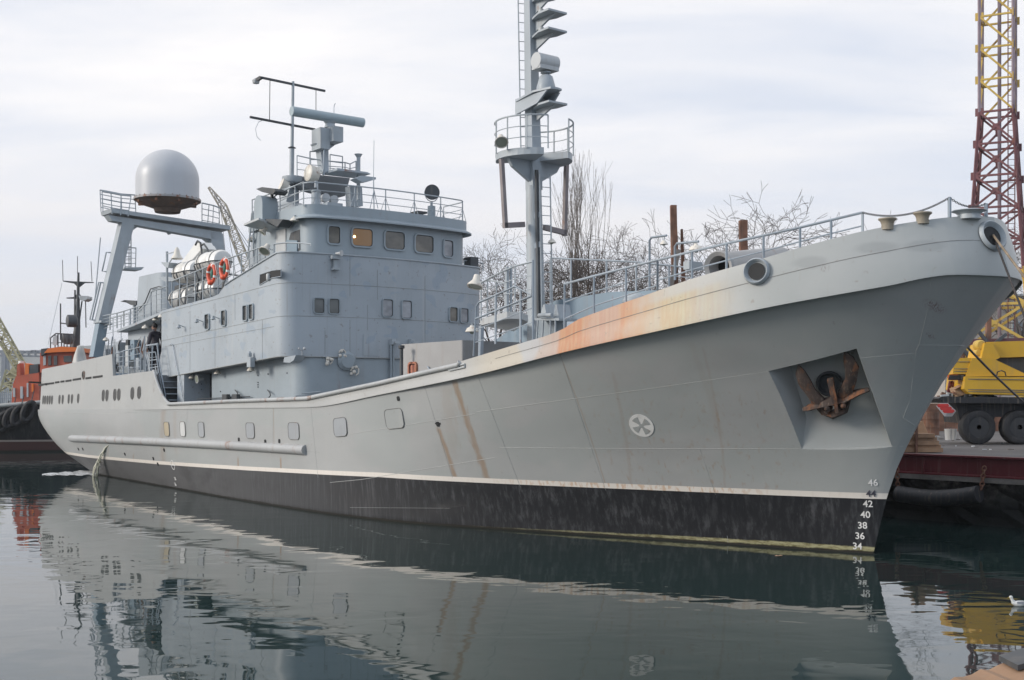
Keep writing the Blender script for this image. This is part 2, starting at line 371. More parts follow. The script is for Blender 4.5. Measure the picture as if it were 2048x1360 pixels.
def band_material():
    M = Mat('bulwark paint', .45)
    n = M.noise((.6, .6, 1), 5, off=2); k = M.noise((16, 16, .5), 3, off=3); q = M.noise((1.3, 1.3, .8), 4, off=6); f = M.noise((9, 9, 9), 3)
    c = M.mix(n.step(.3, .7), (.40, .40, .385), (.46, .455, .44))
    c = M.mix(M.x.step(2.2, -.5), c, M.mix(n.step(.35, .65), (.37, .385, .375), (.41, .42, .41)))
    wp = ((M.x-5.35).abs()+(M.z-4.0).abs()*.8+(q-.5)*.6).step(.42, .2)
    c = M.mix(M.x.step(10, 15)*.85, c, M.mix(n.step(.3, .7), (.355, .36, .352), (.385, .39, .38)))
    c = spots(M, c, [((1650, 536), .09, .10, (.13, .07, .055), .8, 30), ((1620, 525), .35, .13, (.30, .31, .305), .6, 2), ((1752, 495), .33, .13, (.30, .31, .305), .6, 2), ((1850, 492), .28, .12, (.31, .32, .315), .6, 2), ((1730, 545), .06, .05, (.16, .09, .06), .7, 30), ((308, 772), .13, .32, (.15, .10, .085), .85, 14), ((420, 803), .5, .035, (.20, .10, .07), .6, 20), ((540, 802), .7, .03, (.20, .10, .07), .6, 20)], True)
    k4 = M.noise((4, 4, .35), 4, off=61); c = M.mix(k4.step(.5, .75)*.30*M.x.step(9, 14), c, (.43, .41, .39)); c = M.mix(M.noise((9, 9, .3), 4, off=71).step(.58, .78)*.35*M.x.step(9, 14), c, (.24, .21, .18))
    # old primer showing along the break of the forecastle
    cr = M.x.step(7.6, 6.3)*M.x.step(4.9, 5.6); c = M.mix(cr*.7, c, (.52, .46, .36))
    o1 = ((M.x+(q-.5)*.35).step(4.62, 4.50)*.55+(M.x+(q-.5)*1.2).step(5.4, 4.9)*.45)*(M.x+(q-.5)*1.6).step(.5, 2.2)
    orange = M.mix(k.step(.35, .7)*.7, (.47, .19, .085), (.50, .29, .15)); orange = M.mix((M.x+(q-.5)*1.2).step(3.2, 1.8), orange, M.mix(k.step(.35, .65), (.50, .43, .27), (.48, .36, .22)))
    hi = (M.x+q*1.4).step(3.9, 2.4)*(M.z+M.x*.24-5.16).step(0, .12)*.75
    c = M.mix(o1*(q.step(.40, .56)*.30+.68)*(1-hi), c, orange)
    c = M.mix(wp*.7, c, (.42, .44, .46))
    c = M.mix(f.step(.66, .72)*.4, c, (.25, .2, .16))
    k3 = M.noise((10, 10, .3), 3, off=21); c = M.mix(k3.step(.64, .75)*.25, c, (.3, .24, .18))
    M.rough(n*.2+.33); M.bump(M.noise((1, 1, 1), 2, off=5)+f*.02, .10, .05); return M.col(c)
band_grey = band_material()
grey = paint('ship grey paint', SUP, streak=.05, rust=.25)
grey_clean = paint('fitting grey paint', (.36, .395, .42), .45, rust=.2, fine=2)
blue_grey = paint('bulwark inner paint', (.20, .265, .32), .5, rust=.1)
pale = paint('pale grey paint', (.46, .475, .48), .45, rust=.1)
white = paint('white gelcoat', (.74, .73, .70), .35, .05, .04)
radome_w = paint('radome skin', (.47, .48, .50), .38, .03, .02, bump=.02)
rusty = paint('rusty steel', (.17, .085, .055), .85, .45, .2, .5, fine=3, bump=.5)
dark_steel = paint('dark steel', (.06, .065, .07), .55, .3, fine=2)
under = paint('underside paint', (.17, .18, .19), .6, rust=.3)
black = Mat('black void', .7).col((.012, .013, .014))
rubber = paint('black rubber', (.022, .022, .024), .7, .4, .1, (0, 0, 0), fine=3) if False else paint('black rubber', (.022, .022, .024), .7, .4, .05, fine=3)
def glass(name, c, r=.08):
    M = Mat(name, r, spec=.9); n = M.noise((1.2, 1.2, 2), 3); return M.col(M.mix(n.step(.4, .65), c, sc3(c, 1.9)))
glass_dark = glass('dark window glass', (.045, .045, .042)); glass_brown = glass('curtained window glass', (.085, .072, .055), .15); glass_grey = glass('blinded window glass', (.20, .205, .22), .3)
def emis(name, c, s):
    M = Mat(name); M.b.inputs['Emission Color'].default_value = tuple(c)+(1,); M.b.inputs['Emission Strength'].default_value = s; return M.col(c)
bulb = emis('lit bulb', (1, .62, .25), 9)
gasket = Mat('window gasket', .6).col((.05, .05, .05))
grey_cap = paint('cap rail paint', (.40, .41, .41), .45, rust=.6, fine=1.5)
galv = paint('galvanised rail', (.31, .355, .40), .5, rust=.25, fine=3)
# ------------------------------------------------------------------ the ship: build the hull
SHIP = empty('naval_ship', SHIPM, 'long grey naval support ship moored alongside, bow to the right, with a white radome aft', 'ship')
def hull_mesh():
    mb = MB(); rows = []
    fr = [lambda t: hullp(t, -1.5), lambda t: hullp(t, -.5), lambda t: hullp(t, 0), lambda t: hullp(t, .14)]
    def at(t, off):
        z = 1.0
        for _ in range(3): z = itp(ZB, hullp(t, z).x)+off
        return hullp(t, z)
    fr += [lambda t: (hullp(t, .14)*.5+at(t, -.055)*.5), lambda t: at(t, -.055), lambda t: at(t, .055)]
    vs0 = [.32, .42, .54, .66, .78, .89, 1.0]
    def vv(t, i):
        p = at(t, .055); v0 = p.z/itp(ZK, p.x); return hullp(t, 0, v0+(1-v0)*(vs0[i]-.22)/.78)
    fr += [(lambda t, i=i: vv(t, i)) for i in range(len(vs0))]
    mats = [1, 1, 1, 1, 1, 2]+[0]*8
    R_ = [[f(t) for t in TT] for f in fr]
    n = len(fr)
    for i in range(len(TT)):
        st = [R_[j][i] for j in range(n)]; rows.append(st+[Vector((p.x, -p.y, p.z)) for p in reversed(st)])
    o = 0; nn_ = 2*n; vs = [p for r in rows for p in r]; fs = []; ms = []
    for i in range(len(rows)-1):
        for k in range(nn_):
            l = (k+1) % nn_; fs.append((i*nn_+k, (i+1)*nn_+k, (i+1)*nn_+l, i*nn_+l))
            ms.append(mats[k] if k < n-1 else 3 if k == n-1 else mats[2*n-2-k] if k < nn_-1 else 1)
    mb.v, mb.f, mb.m = [tuple(v) for v in vs], fs, ms
    mb.f += [tuple(range(nn_)), tuple((len(rows)-1)*nn_+k for k in range(nn_))]; mb.m += [0, 0]
    return mb
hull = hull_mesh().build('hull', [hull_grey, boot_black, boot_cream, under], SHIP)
def boolean(o, cutter):
    md = o.modifiers.new('cut', 'BOOLEAN'); md.operation = 'DIFFERENCE'; md.solver = 'EXACT'; md.object = cutter; md.material_mode = 'TRANSFER'
    dg = bpy.context.evaluated_depsgraph_get(); me = bpy.data.meshes.new_from_object(o.evaluated_get(dg)); old = o.data
    o.modifiers.clear(); o.data = me; bpy.data.meshes.remove(old); bpy.data.objects.remove(cutter)
def shade(o, ang=35):
    me = o.data; me.polygons.foreach_set('use_smooth', [True]*len(me.polygons)); me.set_sharp_from_angle(angle=R(ang))
# anchor pocket cut into the bow
pc = [onhull(*p)[0] for p in ((1537, 742), (1713, 697), (1784, 893), (1604, 898))]
tl, tr, br, bl = pc
cut = MB()
DB = .62
back_t = [P(1580, 731, b=tl.y-.55), P(1714, 699, b=tr.y-.50)]
mid = [bl.lerp(tl, .42), br.lerp(tr, .42)]
back_m = [P(1613, 834, b=mid[0].y-.42), P(1752, 812, b=mid[1].y-.36)]
outv = onhull(1660, 800)[3]*.35
V_0 = [tl, tr, br, bl, back_t[0], back_t[1], back_m[1], back_m[0], mid[1], mid[0]]
ou = [p+outv for p in (tl, tr, br, bl)]
# solid: opening face outside the shell, sloping apron, deep back
brx = br+Vector((.05, -.02, .0)); blx = bl+Vector((-.08, -.02, 0))
cut.add([ou[0], ou[1], ou[2], ou[3], tl, tr, br, bl, back_t[0], back_t[1], back_m[1], back_m[0]],
        [(0, 1, 2, 3), (0, 4, 5, 1), (4, 8, 9, 5), (3, 7, 4, 0), (7, 11, 8, 4), (1, 5, 6, 2), (5, 9, 10, 6), (2, 6, 7, 3), (7, 6, 10, 11), (8, 11, 10, 9)], 0)
cutter = cut.build('cutter', [hull_grey], SHIP)
boolean(hull, cutter); shade(hull, 28)
# bulwark: outer shell, thickness, inner face and cap
def bulwark(sgn):
    mb = MB(); ws = [0, .33, .56, .8, 1]; th = .09; n = len(TT)
    TB = sorted(set(TT+[tk(a) for a in np.arange(3, 41.5, .5)]))
    n = len(TB)
    def offs_n(i):
        q0 = bandp(TB[max(0, i-1)], 0); q1 = bandp(TB[min(n-1, i+1)], 0); t = Vector((q1.x-q0.x, q1.y-q0.y, 0)).normalized()
        return Vector((1, 0, 0)) if i == 0 else Vector((-1, 0, 0)) if i == n-1 else Vector((t.y, -t.x, 0))
    def offs(i, w):
        p = bandp(TB[i], w)
        q0 = bandp(TB[max(0, i-1)], w); q1 = bandp(TB[min(n-1, i+1)], w)
        t = Vector((q1.x-q0.x, q1.y-q0.y, 0)).normalized(); nrm = Vector((t.y, -t.x, 0))
        if TB[i] == 0: nrm = Vector((1, 0, 0))
        if TB[i] >= 1: nrm = Vector((-1, 0, 0))
        q = p+nrm*th; q.y = max(q.y, 0); return q
    rows = []
    for w in (-.02,): rows.append([Vector(bandp(TB[i], 0))-offs_n(i)*.02-Vector((0, 0, .038)) for i in range(n)])
    for w in ws: rows.append([bandp(TB[i], w)-offs_n(i)*(.02 if w == 0 else 0) for i in range(n)])
    for w in reversed(ws): rows.append([offs(i, w) for i in range(n)])
    rows = [[Vector((p.x, p.y*sgn, p.z)) for p in r] for r in rows]
    for j in range(len(rows)-1):
        mb.grid([rows[j], rows[j+1]], 0 if j < 6 else 1)
    return mb.build('bulwark', [band_grey, blue_grey], SHIP, 30)
bulwark(1); bulwark(-1)
# raised poop deck closing the after part
po = MB(); ring_ = [bandp(tk(a), 0) for a in (25.1, 27, 29, 31, 33, 35, 37, 38.2, 39, 39.8, 40.4, 40.9, 41.3, 41.55, 41.7)]
pol = [Vector((p.x-.02, p.y-.1, 0)) for p in ring_]; pol = pol+[Vector((p.x, -p.y, 0)) for p in reversed(pol)]
po.prism([Vector((p.x, p.y, 2.5)) for p in pol], (0, 0, 1.22)); po.build('poop_deck', under, SHIP)
# cap rails, weld seams
def hull_line(pts, r, name, mat, band=False, off=.0, n=5, step=18):
    q = []
    for (x0, y0), (x1, y1) in zip(pts, pts[1:]):
        k = max(1, int(abs(x1-x0)+abs(y1-y0))//step)
        for i in range(k): q.append((x0+(x1-x0)*i/k, y0+(y1-y0)*i/k))
    q.append(pts[-1]); g = []
    for p in q:
        c, al, up, nr = onhull(*p, band=band); g.append(c+nr*off)
    return MB().path(g, r, n).build(name, mat, SHIP, 60)
weld = paint('weld bead paint', (.43, .435, .42), .4)
for pts in ([(953, 824), (1100, 804), (1303, 777), (1536, 743)], [(815, 850), (950, 828)], [(700, 868), (815, 850)], [(1000, 895), (1200, 897), (1600, 898)], [(1784, 893), (1806, 893)],
            [(660, 965), (723, 959), (991, 915)], [(1862, 556), (1855, 620), (1838, 690), (1832, 700)], [(1722, 716), (1832, 706)], [(1835, 690), (1936, 691)], [(1832, 700), (1820, 800), (1806, 836), (1830, 851)]):
    hull_line(pts, .0055, 'weld_seam', weld)
hull_line([(120, 826), (128, 826), (400, 850)][:2]+[(232, 828)], .006, 'weld_seam', weld)
dseam = paint('faint seam', (.295, .305, .30), .5)
for pts in ([(622, 815), (636, 955)], [(546, 800), (546, 890)], [(850, 775), (905, 955)], [(990, 730), (1010, 960)] if 0 else [(955, 750), (1045, 985)], [(1118, 703), (1213, 985)], [(1400, 898), (1452, 1050)],
            [(240, 826), (330, 822), (420, 880)][:2], [(335, 875), (640, 905)], [(375, 815), (373, 870)]):
    hull_line(pts, .004, 'plate_seam', dseam)
hull_line([(700, 1015), (1100, 1018), (1440, 1034), (1742, 1055)], .003, 'plate_seam', dseam)
hull_line([(1450, 1034), (1456, 1085)], .004, 'plate_seam', dseam)
# mid line of the forecastle band: weld between strakes, in a darker paint
mid_ = [bandp(t, .56) for t in TT if t < tk(6.5)]
MB().path([p+Vector((0, .004, 0)) for p in mid_[::2]], .005, 5).build('weld_seam', paint('dark seam paint', (.26, .25, .24)), SHIP, 60)
rail_pts = [bandp(t, 1) for t in TT if tk(7.4) < t < tk(23.6)]
MB().path([p+Vector((0, .03, -.02)) for p in rail_pts], .055, 8).build('cap_rail', grey_cap, SHIP, 60)
curl = [bandp(t, 1) for t in TT if tk(23.5) < t < tk(25.2)]
MB().path([p+Vector((0, -.04, 0)) for p in curl], .045, 8).build('cap_rail', grey_cap, SHIP, 60)
br_ = [onhull(*p, band=True)[0] for p in ((897, 735), (931, 728), (931, 734), (900, 741))]
MB().path([p+Vector((0, .02, 0)) for p in br_], .02, 6, closed=True).build('rail_bracket', pale, SHIP)
# rubbing tube along the quarter
rb = []
for i in range(30):
    f = i/29; x = 128+(612-128)*f; y = 876+(900-876)*f-2*math.sin(f*3.1)
    c, al, up, nr = onhull(x, y); rb.append(c+nr*.0)
MB().path(rb, .135, 14).build('rubbing_tube', paint('rubbing tube paint', (.37, .375, .375), .38, rust=.5, fine=.8), SHIP, 60)
bk_ = MB(); 
for x in (130, 267, 477, 562): 
    pass
# plates, hatches and openings let into the shell
def plate(x, y, w, h, name, mat, t=.012, off=.004, band=False, rad=.25, rot=0., parent=SHIP, rim=None, rimw=.018, n_c=5):
    c, al, up, nr = onhull(x, y, band); 
    if rot: al, up = al*math.cos(rot)+up*math.sin(rot), up*math.cos(rot)-al*math.sin(rot)
    r = min(w, h)*rad; pl = []
    for sx_, sz_, g0 in ((1, 1, 0), (-1, 1, 90), (-1, -1, 180), (1, -1, 270)):
        for k in range(n_c+1):
            g = R(g0+90*k/n_c); pl.append(c+nr*off+al*(sx_*(w/2-r)+r*math.cos(g))+up*(sz_*(h/2-r)+r*math.sin(g)))
    o = MB().prism(pl, nr*t).build(name, mat, parent)
    if rim: MB().path([p+nr*t for p in pl], rimw/2, 5, closed=True).build('rim', rim, o, 60)
    return o
hatch_g = paint('port cover paint', (.34, .355, .37), .4); hatch_y = paint('stained port cover', (.40, .34, .24), .5); hatch_w = paint('bright port cover', (.55, .55, .54), .4); rim_d = paint('port rim', (.19, .19, .18), .6, rust=.4)
for x, y, w, h, mt in ((334, 858, .42, .46, hatch_y), (366, 858, .40, .46, hatch_w), (403, 859, .42, .46, hatch_g), (501, 861, .52, .44, hatch_g), (588, 862, .60, .45, hatch_g), (681, 854, .62, .46, hatch_g), (789, 837, .70, .46, hull_grey)):
    plate(x, y, w, h, 'side_port_cover', mt, rim=rim_d, rot=0)
for x, y in ((87, 800), (91, 800), (95.5, 800), (100, 800), (104.5, 800), (119.5, 799), (126, 799), (138, 798), (144.5, 798), (157, 797), (207, 791), (214.5, 791), (230, 789.5), (238, 789), (265, 786.5), (278.5, 785)):
    big = x > 200
    plate(x, y, .30 if big else .25, .42 if big else .37, 'scuttle', glass_grey if 0 else gasket, rad=.499, t=.01, rim=rim_d, band=True, n_c=6)
for x0, x1, y in ((84, 88, 769), (90, 95, 768), (97, 108, 766.5), (110.5, 119, 764.5), (121.5, 129, 763), (131.5, 143, 761.5), (146, 162, 758.5), (171.5, 183, 756), (186, 205, 753.5)):
    c0 = onhull(x0, y, True)[0]; c1 = onhull(x1, y-(x1-x0)*.07, True)[0]
    plate((x0+x1)/2, y, max(.1, (c1-c0).length), .075, 'freeing_slot', black, band=True, rad=.1, n_c=2)
plate(167.5, 750, .28, .30, 'mooring_port', black, band=True, rad=.499, rim=rim_d, rimw=.05)
for x, y in ((157, 898), (166, 898), (250, 908), (307, 917), (316, 928), (328.5, 900), (478, 879), (559, 882), (797, 797), (876, 848), (531, 883)):
    plate(x, y, .10, .11, 'outlet', black, rad=.3, n_c=2)
MB().path([onhull(876+k, 847)[0] for k in (-5, 5)], .02, 5).build('outlet', black, SHIP)
# emblem beside the bow thruster
c, al, up, nr = onhull(1283, 851)
em = MB(); rad_ = .265
def disc(mb, r, off, t, n=40, mat=0):
    mb.prism([c+nr*off+(al*math.cos(2*math.pi*k/n)+up*math.sin(2*math.pi*k/n))*r for k in range(n)], nr*t, mat)
disc(em, rad_, .004, .006)
em_o = em.build('thruster_mark', paint('mark white', (.70, .69, .67), .45), SHIP)
pm = MB()
for g in (62, 152, 242, 332):
    a0, a1 = R(g-23), R(g+23); q = [c+nr*.011+(al*math.cos(a0)+up*math.sin(a0))*.035]
    for k in range(7):
        gg = a0+(a1-a0)*k/6; q.append(c+nr*.011+(al*math.cos(gg)+up*math.sin(gg))*.205)
    q.append(c+nr*.011+(al*math.cos(a1)+up*math.sin(a1))*.035); pm.prism(q, nr*.004)
disc(pm, .045, .011, .0045, 16); pm.build('propeller_symbol', hull_grey, em_o)
# lettering
def text(body, c, right, up, size, mat, name, parent, depth=.002, align='CENTER', lean=0):
    cu = bpy.data.curves.new(name, 'FONT'); cu.body = body; cu.size = size; cu.extrude = depth; cu.align_x = align; cu.align_y = 'CENTER'; cu.offset = size*.012
    o = bpy.data.objects.new(name, cu); sc.collection.objects.link(o)
    dg = bpy.context.evaluated_depsgraph_get(); me = bpy.data.meshes.new_from_object(o.evaluated_get(dg)); bpy.data.objects.remove(o); bpy.data.curves.remove(cu)
    right = right.normalized(); n = right.cross(up).normalized(); up = n.cross(right)
    M = Matrix((right, up, n)).transposed().to_4x4(); M.translation = c; me.transform(M)
    me.materials.clear(); me.materials.append(mat); o = bpy.data.objects.new(name, me); sc.collection.objects.link(o); o.parent = parent; return o
mark_w = paint('numeral white', (.78, .77, .75), .5); mark_d = paint('numeral dark', (.06, .06, .08), .5)
for s_, x, y in (('46', 1746, 965.5), ('44', 1742, 987.5), ('42', 1736, 1008), ('40', 1731, 1029.5), ('38', 1725, 1051), ('36', 1720, 1072), ('34', 1715, 1092.5)):
    c, al, up, nr = onhull(x, y); text(s_, c+nr*.012, -al, up, .18, mark_d if s_ == '44' else mark_w, 'draught_mark', SHIP)
for s_, x, y in (('38', 351, 957.5), ('36', 351, 968.5)):
    c, al, up, nr = onhull(x, y); text(s_, c+nr*.012, -al, up, .16, mark_w, 'draught_mark', SHIP)
c, al, up, nr = onhull(346, 930); MB().ring(c+nr*.005, al, up, .16, .135, 28, nr*.006).obox(c+nr*.008, al*.22, up*.014, nr*.004).build('load_line_mark', mark_w, SHIP)
# ------------------------------------------------------------------ superstructure
def outline(bs, bp, af, bulge, rad, ab, n=14, nc=6):    # starboard aft corner -> round the front -> port aft corner
    mid_b = (bs+bp)/2
    fa = lambda b: af+bulge*(b-mid_b)**2
    q = [(ab, bs)]
    ac = fa(bs-rad)
    for k in range(nc+1):
        g = R(90*k/nc); q.append((ac+rad-rad*math.sin(g), bs-rad+rad*math.cos(g)))
    for k in range(1, n):
        b = (bs-rad)+(bp+rad-bs+rad)*k/n; q.append((fa(b), b))
    ac = fa(bp+rad)
    for k in range(nc+1):
        g = R(90-90*k/nc); q.append((ac+rad-rad*math.sin(g), bp+rad-rad*math.cos(g)))
    q.append((ab, bp)); return q
def dense(q, step=.5):
    o = []
    for (x0, y0), (x1, y1) in zip(q, q[1:]):
        k = max(1, int(math.hypot(x1-x0, y1-y0)/step))
        o += [(x0+(x1-x0)*i/k, y0+(y1-y0)*i/k) for i in range(k)]
    return o+[q[-1]]
def offset(q, d):
    o = []; n = len(q)
    for i, p in enumerate(q):
        a = Vector(q[max(0, i-1)]); b = Vector(q[min(n-1, i+1)]); t = (b-a).normalized(); nr = Vector((-t.y, t.x))
        o.append((p[0]+nr.x*d, p[1]+nr.y*d))
    return o
def block(q, zb, zt, name, mat, zdeck=None, parent=SHIP, thick=.06, sm=30, mats=None):
    """closed house tier; with zdeck the walls rise above the deck as a bulwark"""
    mb = MB(); zb_ = zb if callable(zb) else (lambda a, b: zb); zt_ = zt if callable(zt) else (lambda a, b: zt)
    B = [Vector((a, b, zb_(a, b))) for a, b in q]; T = [Vector((a, b, zt_(a, b))) for a, b in q]
    mb.grid([B, T]); mb.add([B[-1], B[0], T[0], T[-1]], [(0, 1, 2, 3)])
    n = len(q)
    if zdeck is None:
        mb.add(T, [tuple(range(n))], 0)
    else:
        zd = zdeck if callable(zdeck) else (lambda a, b: zdeck)
        qi = offset(q, thick); I = [Vector((a, b, zt_(*q[i]))) for i, (a, b) in enumerate(qi)]; D = [Vector((a, b, min(zd(a, b), zt_(*q[i])))) for i, (a, b) in enumerate(qi)]
        mb.grid([T, I]); mb.grid([I, D], 1); mb.add(D, [tuple(range(n))], 1)
    mb.add(B, [tuple(range(n))[::-1]], 2)
    return mb.build(name, mats or [mat, blue_grey, under], parent, sm)
def sup_material():
    M = Mat('superstructure paint', .45)
    n = M.noise((.35, .35, .5), 5, off=2); pl = M.noise((.8, .8, .8), 2, off=9); k = M.noise((6, 6, .3), 4, off=3); f = M.noise((8, 8, 8), 3); 
    c = M.mix(n.step(.3, .7), sc3(SUP, .93), sc3(SUP, 1.07)); c = M.mix(pl.step(.56, .60)*.35, c, (.30, .335, .36))
    c = M.mix(k.step(.52, .75)*.40, c, (.43, .44, .44)); k2 = M.noise((13, 13, .3), 3, off=17)
    c = M.mix(k2.step(.58, .76)*.38*M.noise((.5, .5, .7), 3, off=41).step(.42, .6), c, (.22, .19, .17)); c = M.mix(f.step(.64, .70)*.5, c, (.2, .17, .15)); pt = M.noise((1.6, 1.6, 2.2), 1, off=51); c = M.mix(pt.step(.655, .665)*.5, c, (.27, .33, .40))
    M.rough(n*.2+.33); M.bump(M.noise((.9, .9, .9), 2, off=5)+((M.y*10.5).sin()+(M.x*10.5).sin()+(M.z*8).sin())*.03+f*.02, .25, .055); return M.col(c)
sup = sup_material(); sup2 = paint('wheelhouse paint', (.30, .345, .375), .45, streak=.06, rust=.15)
sl_ = lambda z, k=.04: (lambda a, b: z-k*(a-17))
T1 = dense(outline(3.7, -3.35, 16.42, .034, .62, 25.7), .45)
topside = [(16, 7.06), (17.09, 7.05), (18.96, 6.71), (20.17, 6.49), (20.74, 6.36), (21.1, 6.12), (24.9, 5.95), (27, 5.87)]
tier1 = block(T1, lambda a, b: 4.12-.055*max(0, a-17), lambda a, b: itp(topside, a) if a > 17.3 else 7.05, 'upper_deckhouse', sup, zdeck=lambda a, b: 6.1-.04*(a-21))
T0 = dense(outline(3.25, -2.9, 16.46, .034, .6, 22.6), .45)
block(T0, 2.5, lambda a, b: 4.13-.055*max(0, a-17), 'lower_deckhouse', sup2)
MB().box(23.79, 24.35, 3.30, 3.69, 2.5, 3.76).build('passage_wall', sup, SHIP)
MB().box(22.55, 23.82, 2.5, 2.8, 2.5, 3.9).build('passage_shade_panel', dark_steel, SHIP)  # dark panel added to paint the shade inside the passage
block(dense(outline(3.33, -2.9, 23.79, .0, .05, 25.7)), 2.5, lambda a, b: 4.13-.055*max(0, a-17), 'passage_house', sup)
BR = dense(outline(2.92, -2.62, 16.52, .034, .45, 20.3), .45)
block(BR, 5.9, lambda a, b: 8.14-.02*(a-17), 'wheelhouse', sup2, mats=[sup2, sup2, under])
RF = dense(outline(3.02, -2.72, 16.42, .034, .5, 20.4), .45)
block(RF, lambda a, b: 8.10-.02*(a-17), lambda a, b: 8.44-.02*(a-17), 'wheelhouse_roof', sup2)
vi = MB(); q0 = [p for p in RF if p[0] < 18.0]; q1 = offset(q0, -.16)
vi.grid([[Vector((a, b, 8.16-.02*(a-17))) for a, b in q0], [Vector((a, b, 8.07-.02*(c_[0]-17))) for (a, b), c_ in zip(q1, q0)], [Vector((a, b, 8.03-.02*(c_[0]-17))) for (a, b), c_ in zip(q1, q0)], [Vector((a, b, 8.09-.02*(a-17))) for a, b in q0]])
vi.build('roof_visor', sup2, SHIP, 40)
# seams
for z, w in ((5.25, .006), (6.18, .006)):
    MB().path([Vector((a, b, z-.04*(a-17)))+Vector((0, 0, 0)) for a, b in offset(T1, -.002)], .007, 4).build('plate_seam', dseam, SHIP)
MB().path([Vector((a, b, 4.12-.055*max(0, a-17))) for a, b in offset(T1, -.006)], .016, 5).build('plate_seam', dseam, SHIP)
MB().path([Vector((a, b, itp(topside, a) if a > 17.3 else 7.05)) for a, b in offset(T1, -.01) if a < 21], .025, 6).build('bulwark_rail', grey_clean, SHIP, 60)
def frontpt(x, y, q=(16.42, .034, (3.7-3.35)/2)):
    a = 16.8
    for _ in range(6):
        p = P(x, y, a=a); a = q[0]+q[1]*(p.y-q[2])**2
    sl = 2*q[1]*(p.y-q[2]); al = Vector((sl, 1, 0)).normalized(); nr = Vector((-1, sl, 0)).normalized()
    return p, al, Vector((0, 0, 1)), nr
BRQ = (16.52, .034, .15)
def ppm(p): return FPX/(SHIPM @ Vector(p)).y
def window(fr, w, h, glass, frame=None, rad=.22, t=.045, parent=SHIP, name='window', lip=.05):
    c, al, up, nr = fr; r = min(w, h)*rad
    def rr(w, h, r, off, n_c=5):
        pl = []
        for sx_, sz_, g0 in ((1, 1, 0), (-1, 1, 90), (-1, -1, 180), (1, -1, 270)):
            for k in range(n_c+1):
                g = R(g0+90*k/n_c); pl.append(c+nr*off+al*(sx_*(w/2-r)+r*math.cos(g))+up*(sz_*(h/2-r)+r*math.sin(g)))
        return pl
    O = rr(w+2*lip, h+2*lip, r+lip, .001); O2 = rr(w+2*lip, h+2*lip, r+lip, t); I2 = rr(w, h, r, t); I = rr(w, h, r, .004)
    mb = MB(); mb.grid([O, O2, I2, I], 0, closed=True)
    o = mb.build(name, frame or sup2, parent, 30)
    MB().prism(rr(w*.999, h*.999, r, .003), nr*.002).build('pane', glass, o)
    MB().path(rr(w-.012, h-.012, r, .008), .012, 4, closed=True).build('gasket', gasket, o)
    return o
def Wp(x, y, w, h, glass, plane='f', **k):
    if plane == 'f': fr = frontpt(x, y)
    elif plane == 'b': fr = frontpt(x, y, BRQ)
    else: fr = (P(x, y, b=plane), Vector((1, 0, 0)), Vector((0, 0, 1)), Vector((0, 1, 0)))
    m = ppm(fr[0]); ws = (SHIPM.to_3x3() @ fr[1]); q = SHIPM @ fr[0]
    sc_x = abs(ws.x-ws.y*q.x/q.y)       # apparent width of one metre along the wall
    return window(fr, w/m/sc_x, h/m, glass, **k)
for x, y, w, h, g in ((638, 611.5, 20, 29, glass_dark), (668, 612.5, 20, 29, glass_dark), (775, 616, 20, 34, glass_grey), (813, 619, 19, 35, glass_grey), (906, 629, 15.5, 28, glass_brown), (928, 631, 15, 28, glass_grey)):
    Wp(x, y, w, h, g, lip=.03, rad=.18)
for x, y in ((415.5, 643.5), (448.5, 636), (491.5, 626), (503.5, 623.5)): Wp(x, y, 8, 29, glass_dark, 3.7, lip=.03, rad=.18)
lit_room = emis('lamplit room glass', (.9, .5, .2), .10); lit_room.node_tree.nodes['Principled BSDF'].inputs['Base Color'].default_value = (.11, .075, .045, 1); lit_room.node_tree.nodes['Principled BSDF'].inputs['Roughness'].default_value = .12
bw = []
for x, y, w, h, g in ((668, 470, 23, 34, glass_brown), (724.5, 475, 40, 35, glass_brown), (789, 481, 39, 35, glass_brown), (848, 488, 36, 34, glass_brown), (896, 497, 18, 32, glass_grey)):
    bw.append(Wp(x, y, w, h, lit_room if x == 724.5 else g, 'b', lip=.045, rad=.2))
fp = frontpt(708, 473.5, BRQ); MB().sphere(fp[0]+fp[3]*.03, .035, 10).build('lit_lamp', bulb, bw[1], 60)
# access plates on the front
def slab(c, al, up, nr, w, h, t, mat, name, parent=SHIP, off=0.): return MB().obox(c+nr*(off+t/2), al*w/2, up*h/2, nr*t/2).build(name, mat, parent)
vs_ = MB()
for x, y0, y1 in ((600, 520, 640), (700, 512, 592), (755, 540, 600), (850, 552, 700), (700, 640, 705), (650, 660, 708), (735, 610, 660)): vs_.path([frontpt(x, y0)[0]+Vector((-.002, 0, 0)), frontpt(x, y1)[0]+Vector((-.002, 0, 0))], .006, 4)
for x, y0, y1 in ((470, 590, 640), (380, 622, 740), (430, 606, 735), (525, 640, 722)): vs_.path([P(x, y0, b=3.702), P(x, y1, b=3.702)], .006, 4)
vs_.path([P(x, y, b=3.702) for x, y in ((330, 693), (450, 671), (548, 653))], .006, 4)
vs_.build('plate_seam', dseam, SHIP)
c, al, up, nr = frontpt(741, 690); slab(c, al, up, nr, .48, .62, .012, sup, 'access_plate')
# side opening beneath the wing: shade painted as a black plate, with running light
wb = P(541, 556, b=3.7); sd_ = MB(); q = [P(x, y, b=3.7) for x, y in ((521, 549), (545, 541), (563, 539), (563, 553), (545, 556), (520, 570))]
shade_plate = MB().prism([p+Vector((0, .004, 0)) for p in q], (0, .006, 0)).build('recess_shade_plate', black, SHIP)
MB().path([p+Vector((0, .012, 0)) for p in q], .014, 5, closed=True).build('rim', sup, shade_plate)
MB().lathe([(.06, 0), (.07, .03), (.07, .15), (.05, .18)], P(537, 560, b=3.73), n=10).build('running_light', pale, shade_plate, 40)
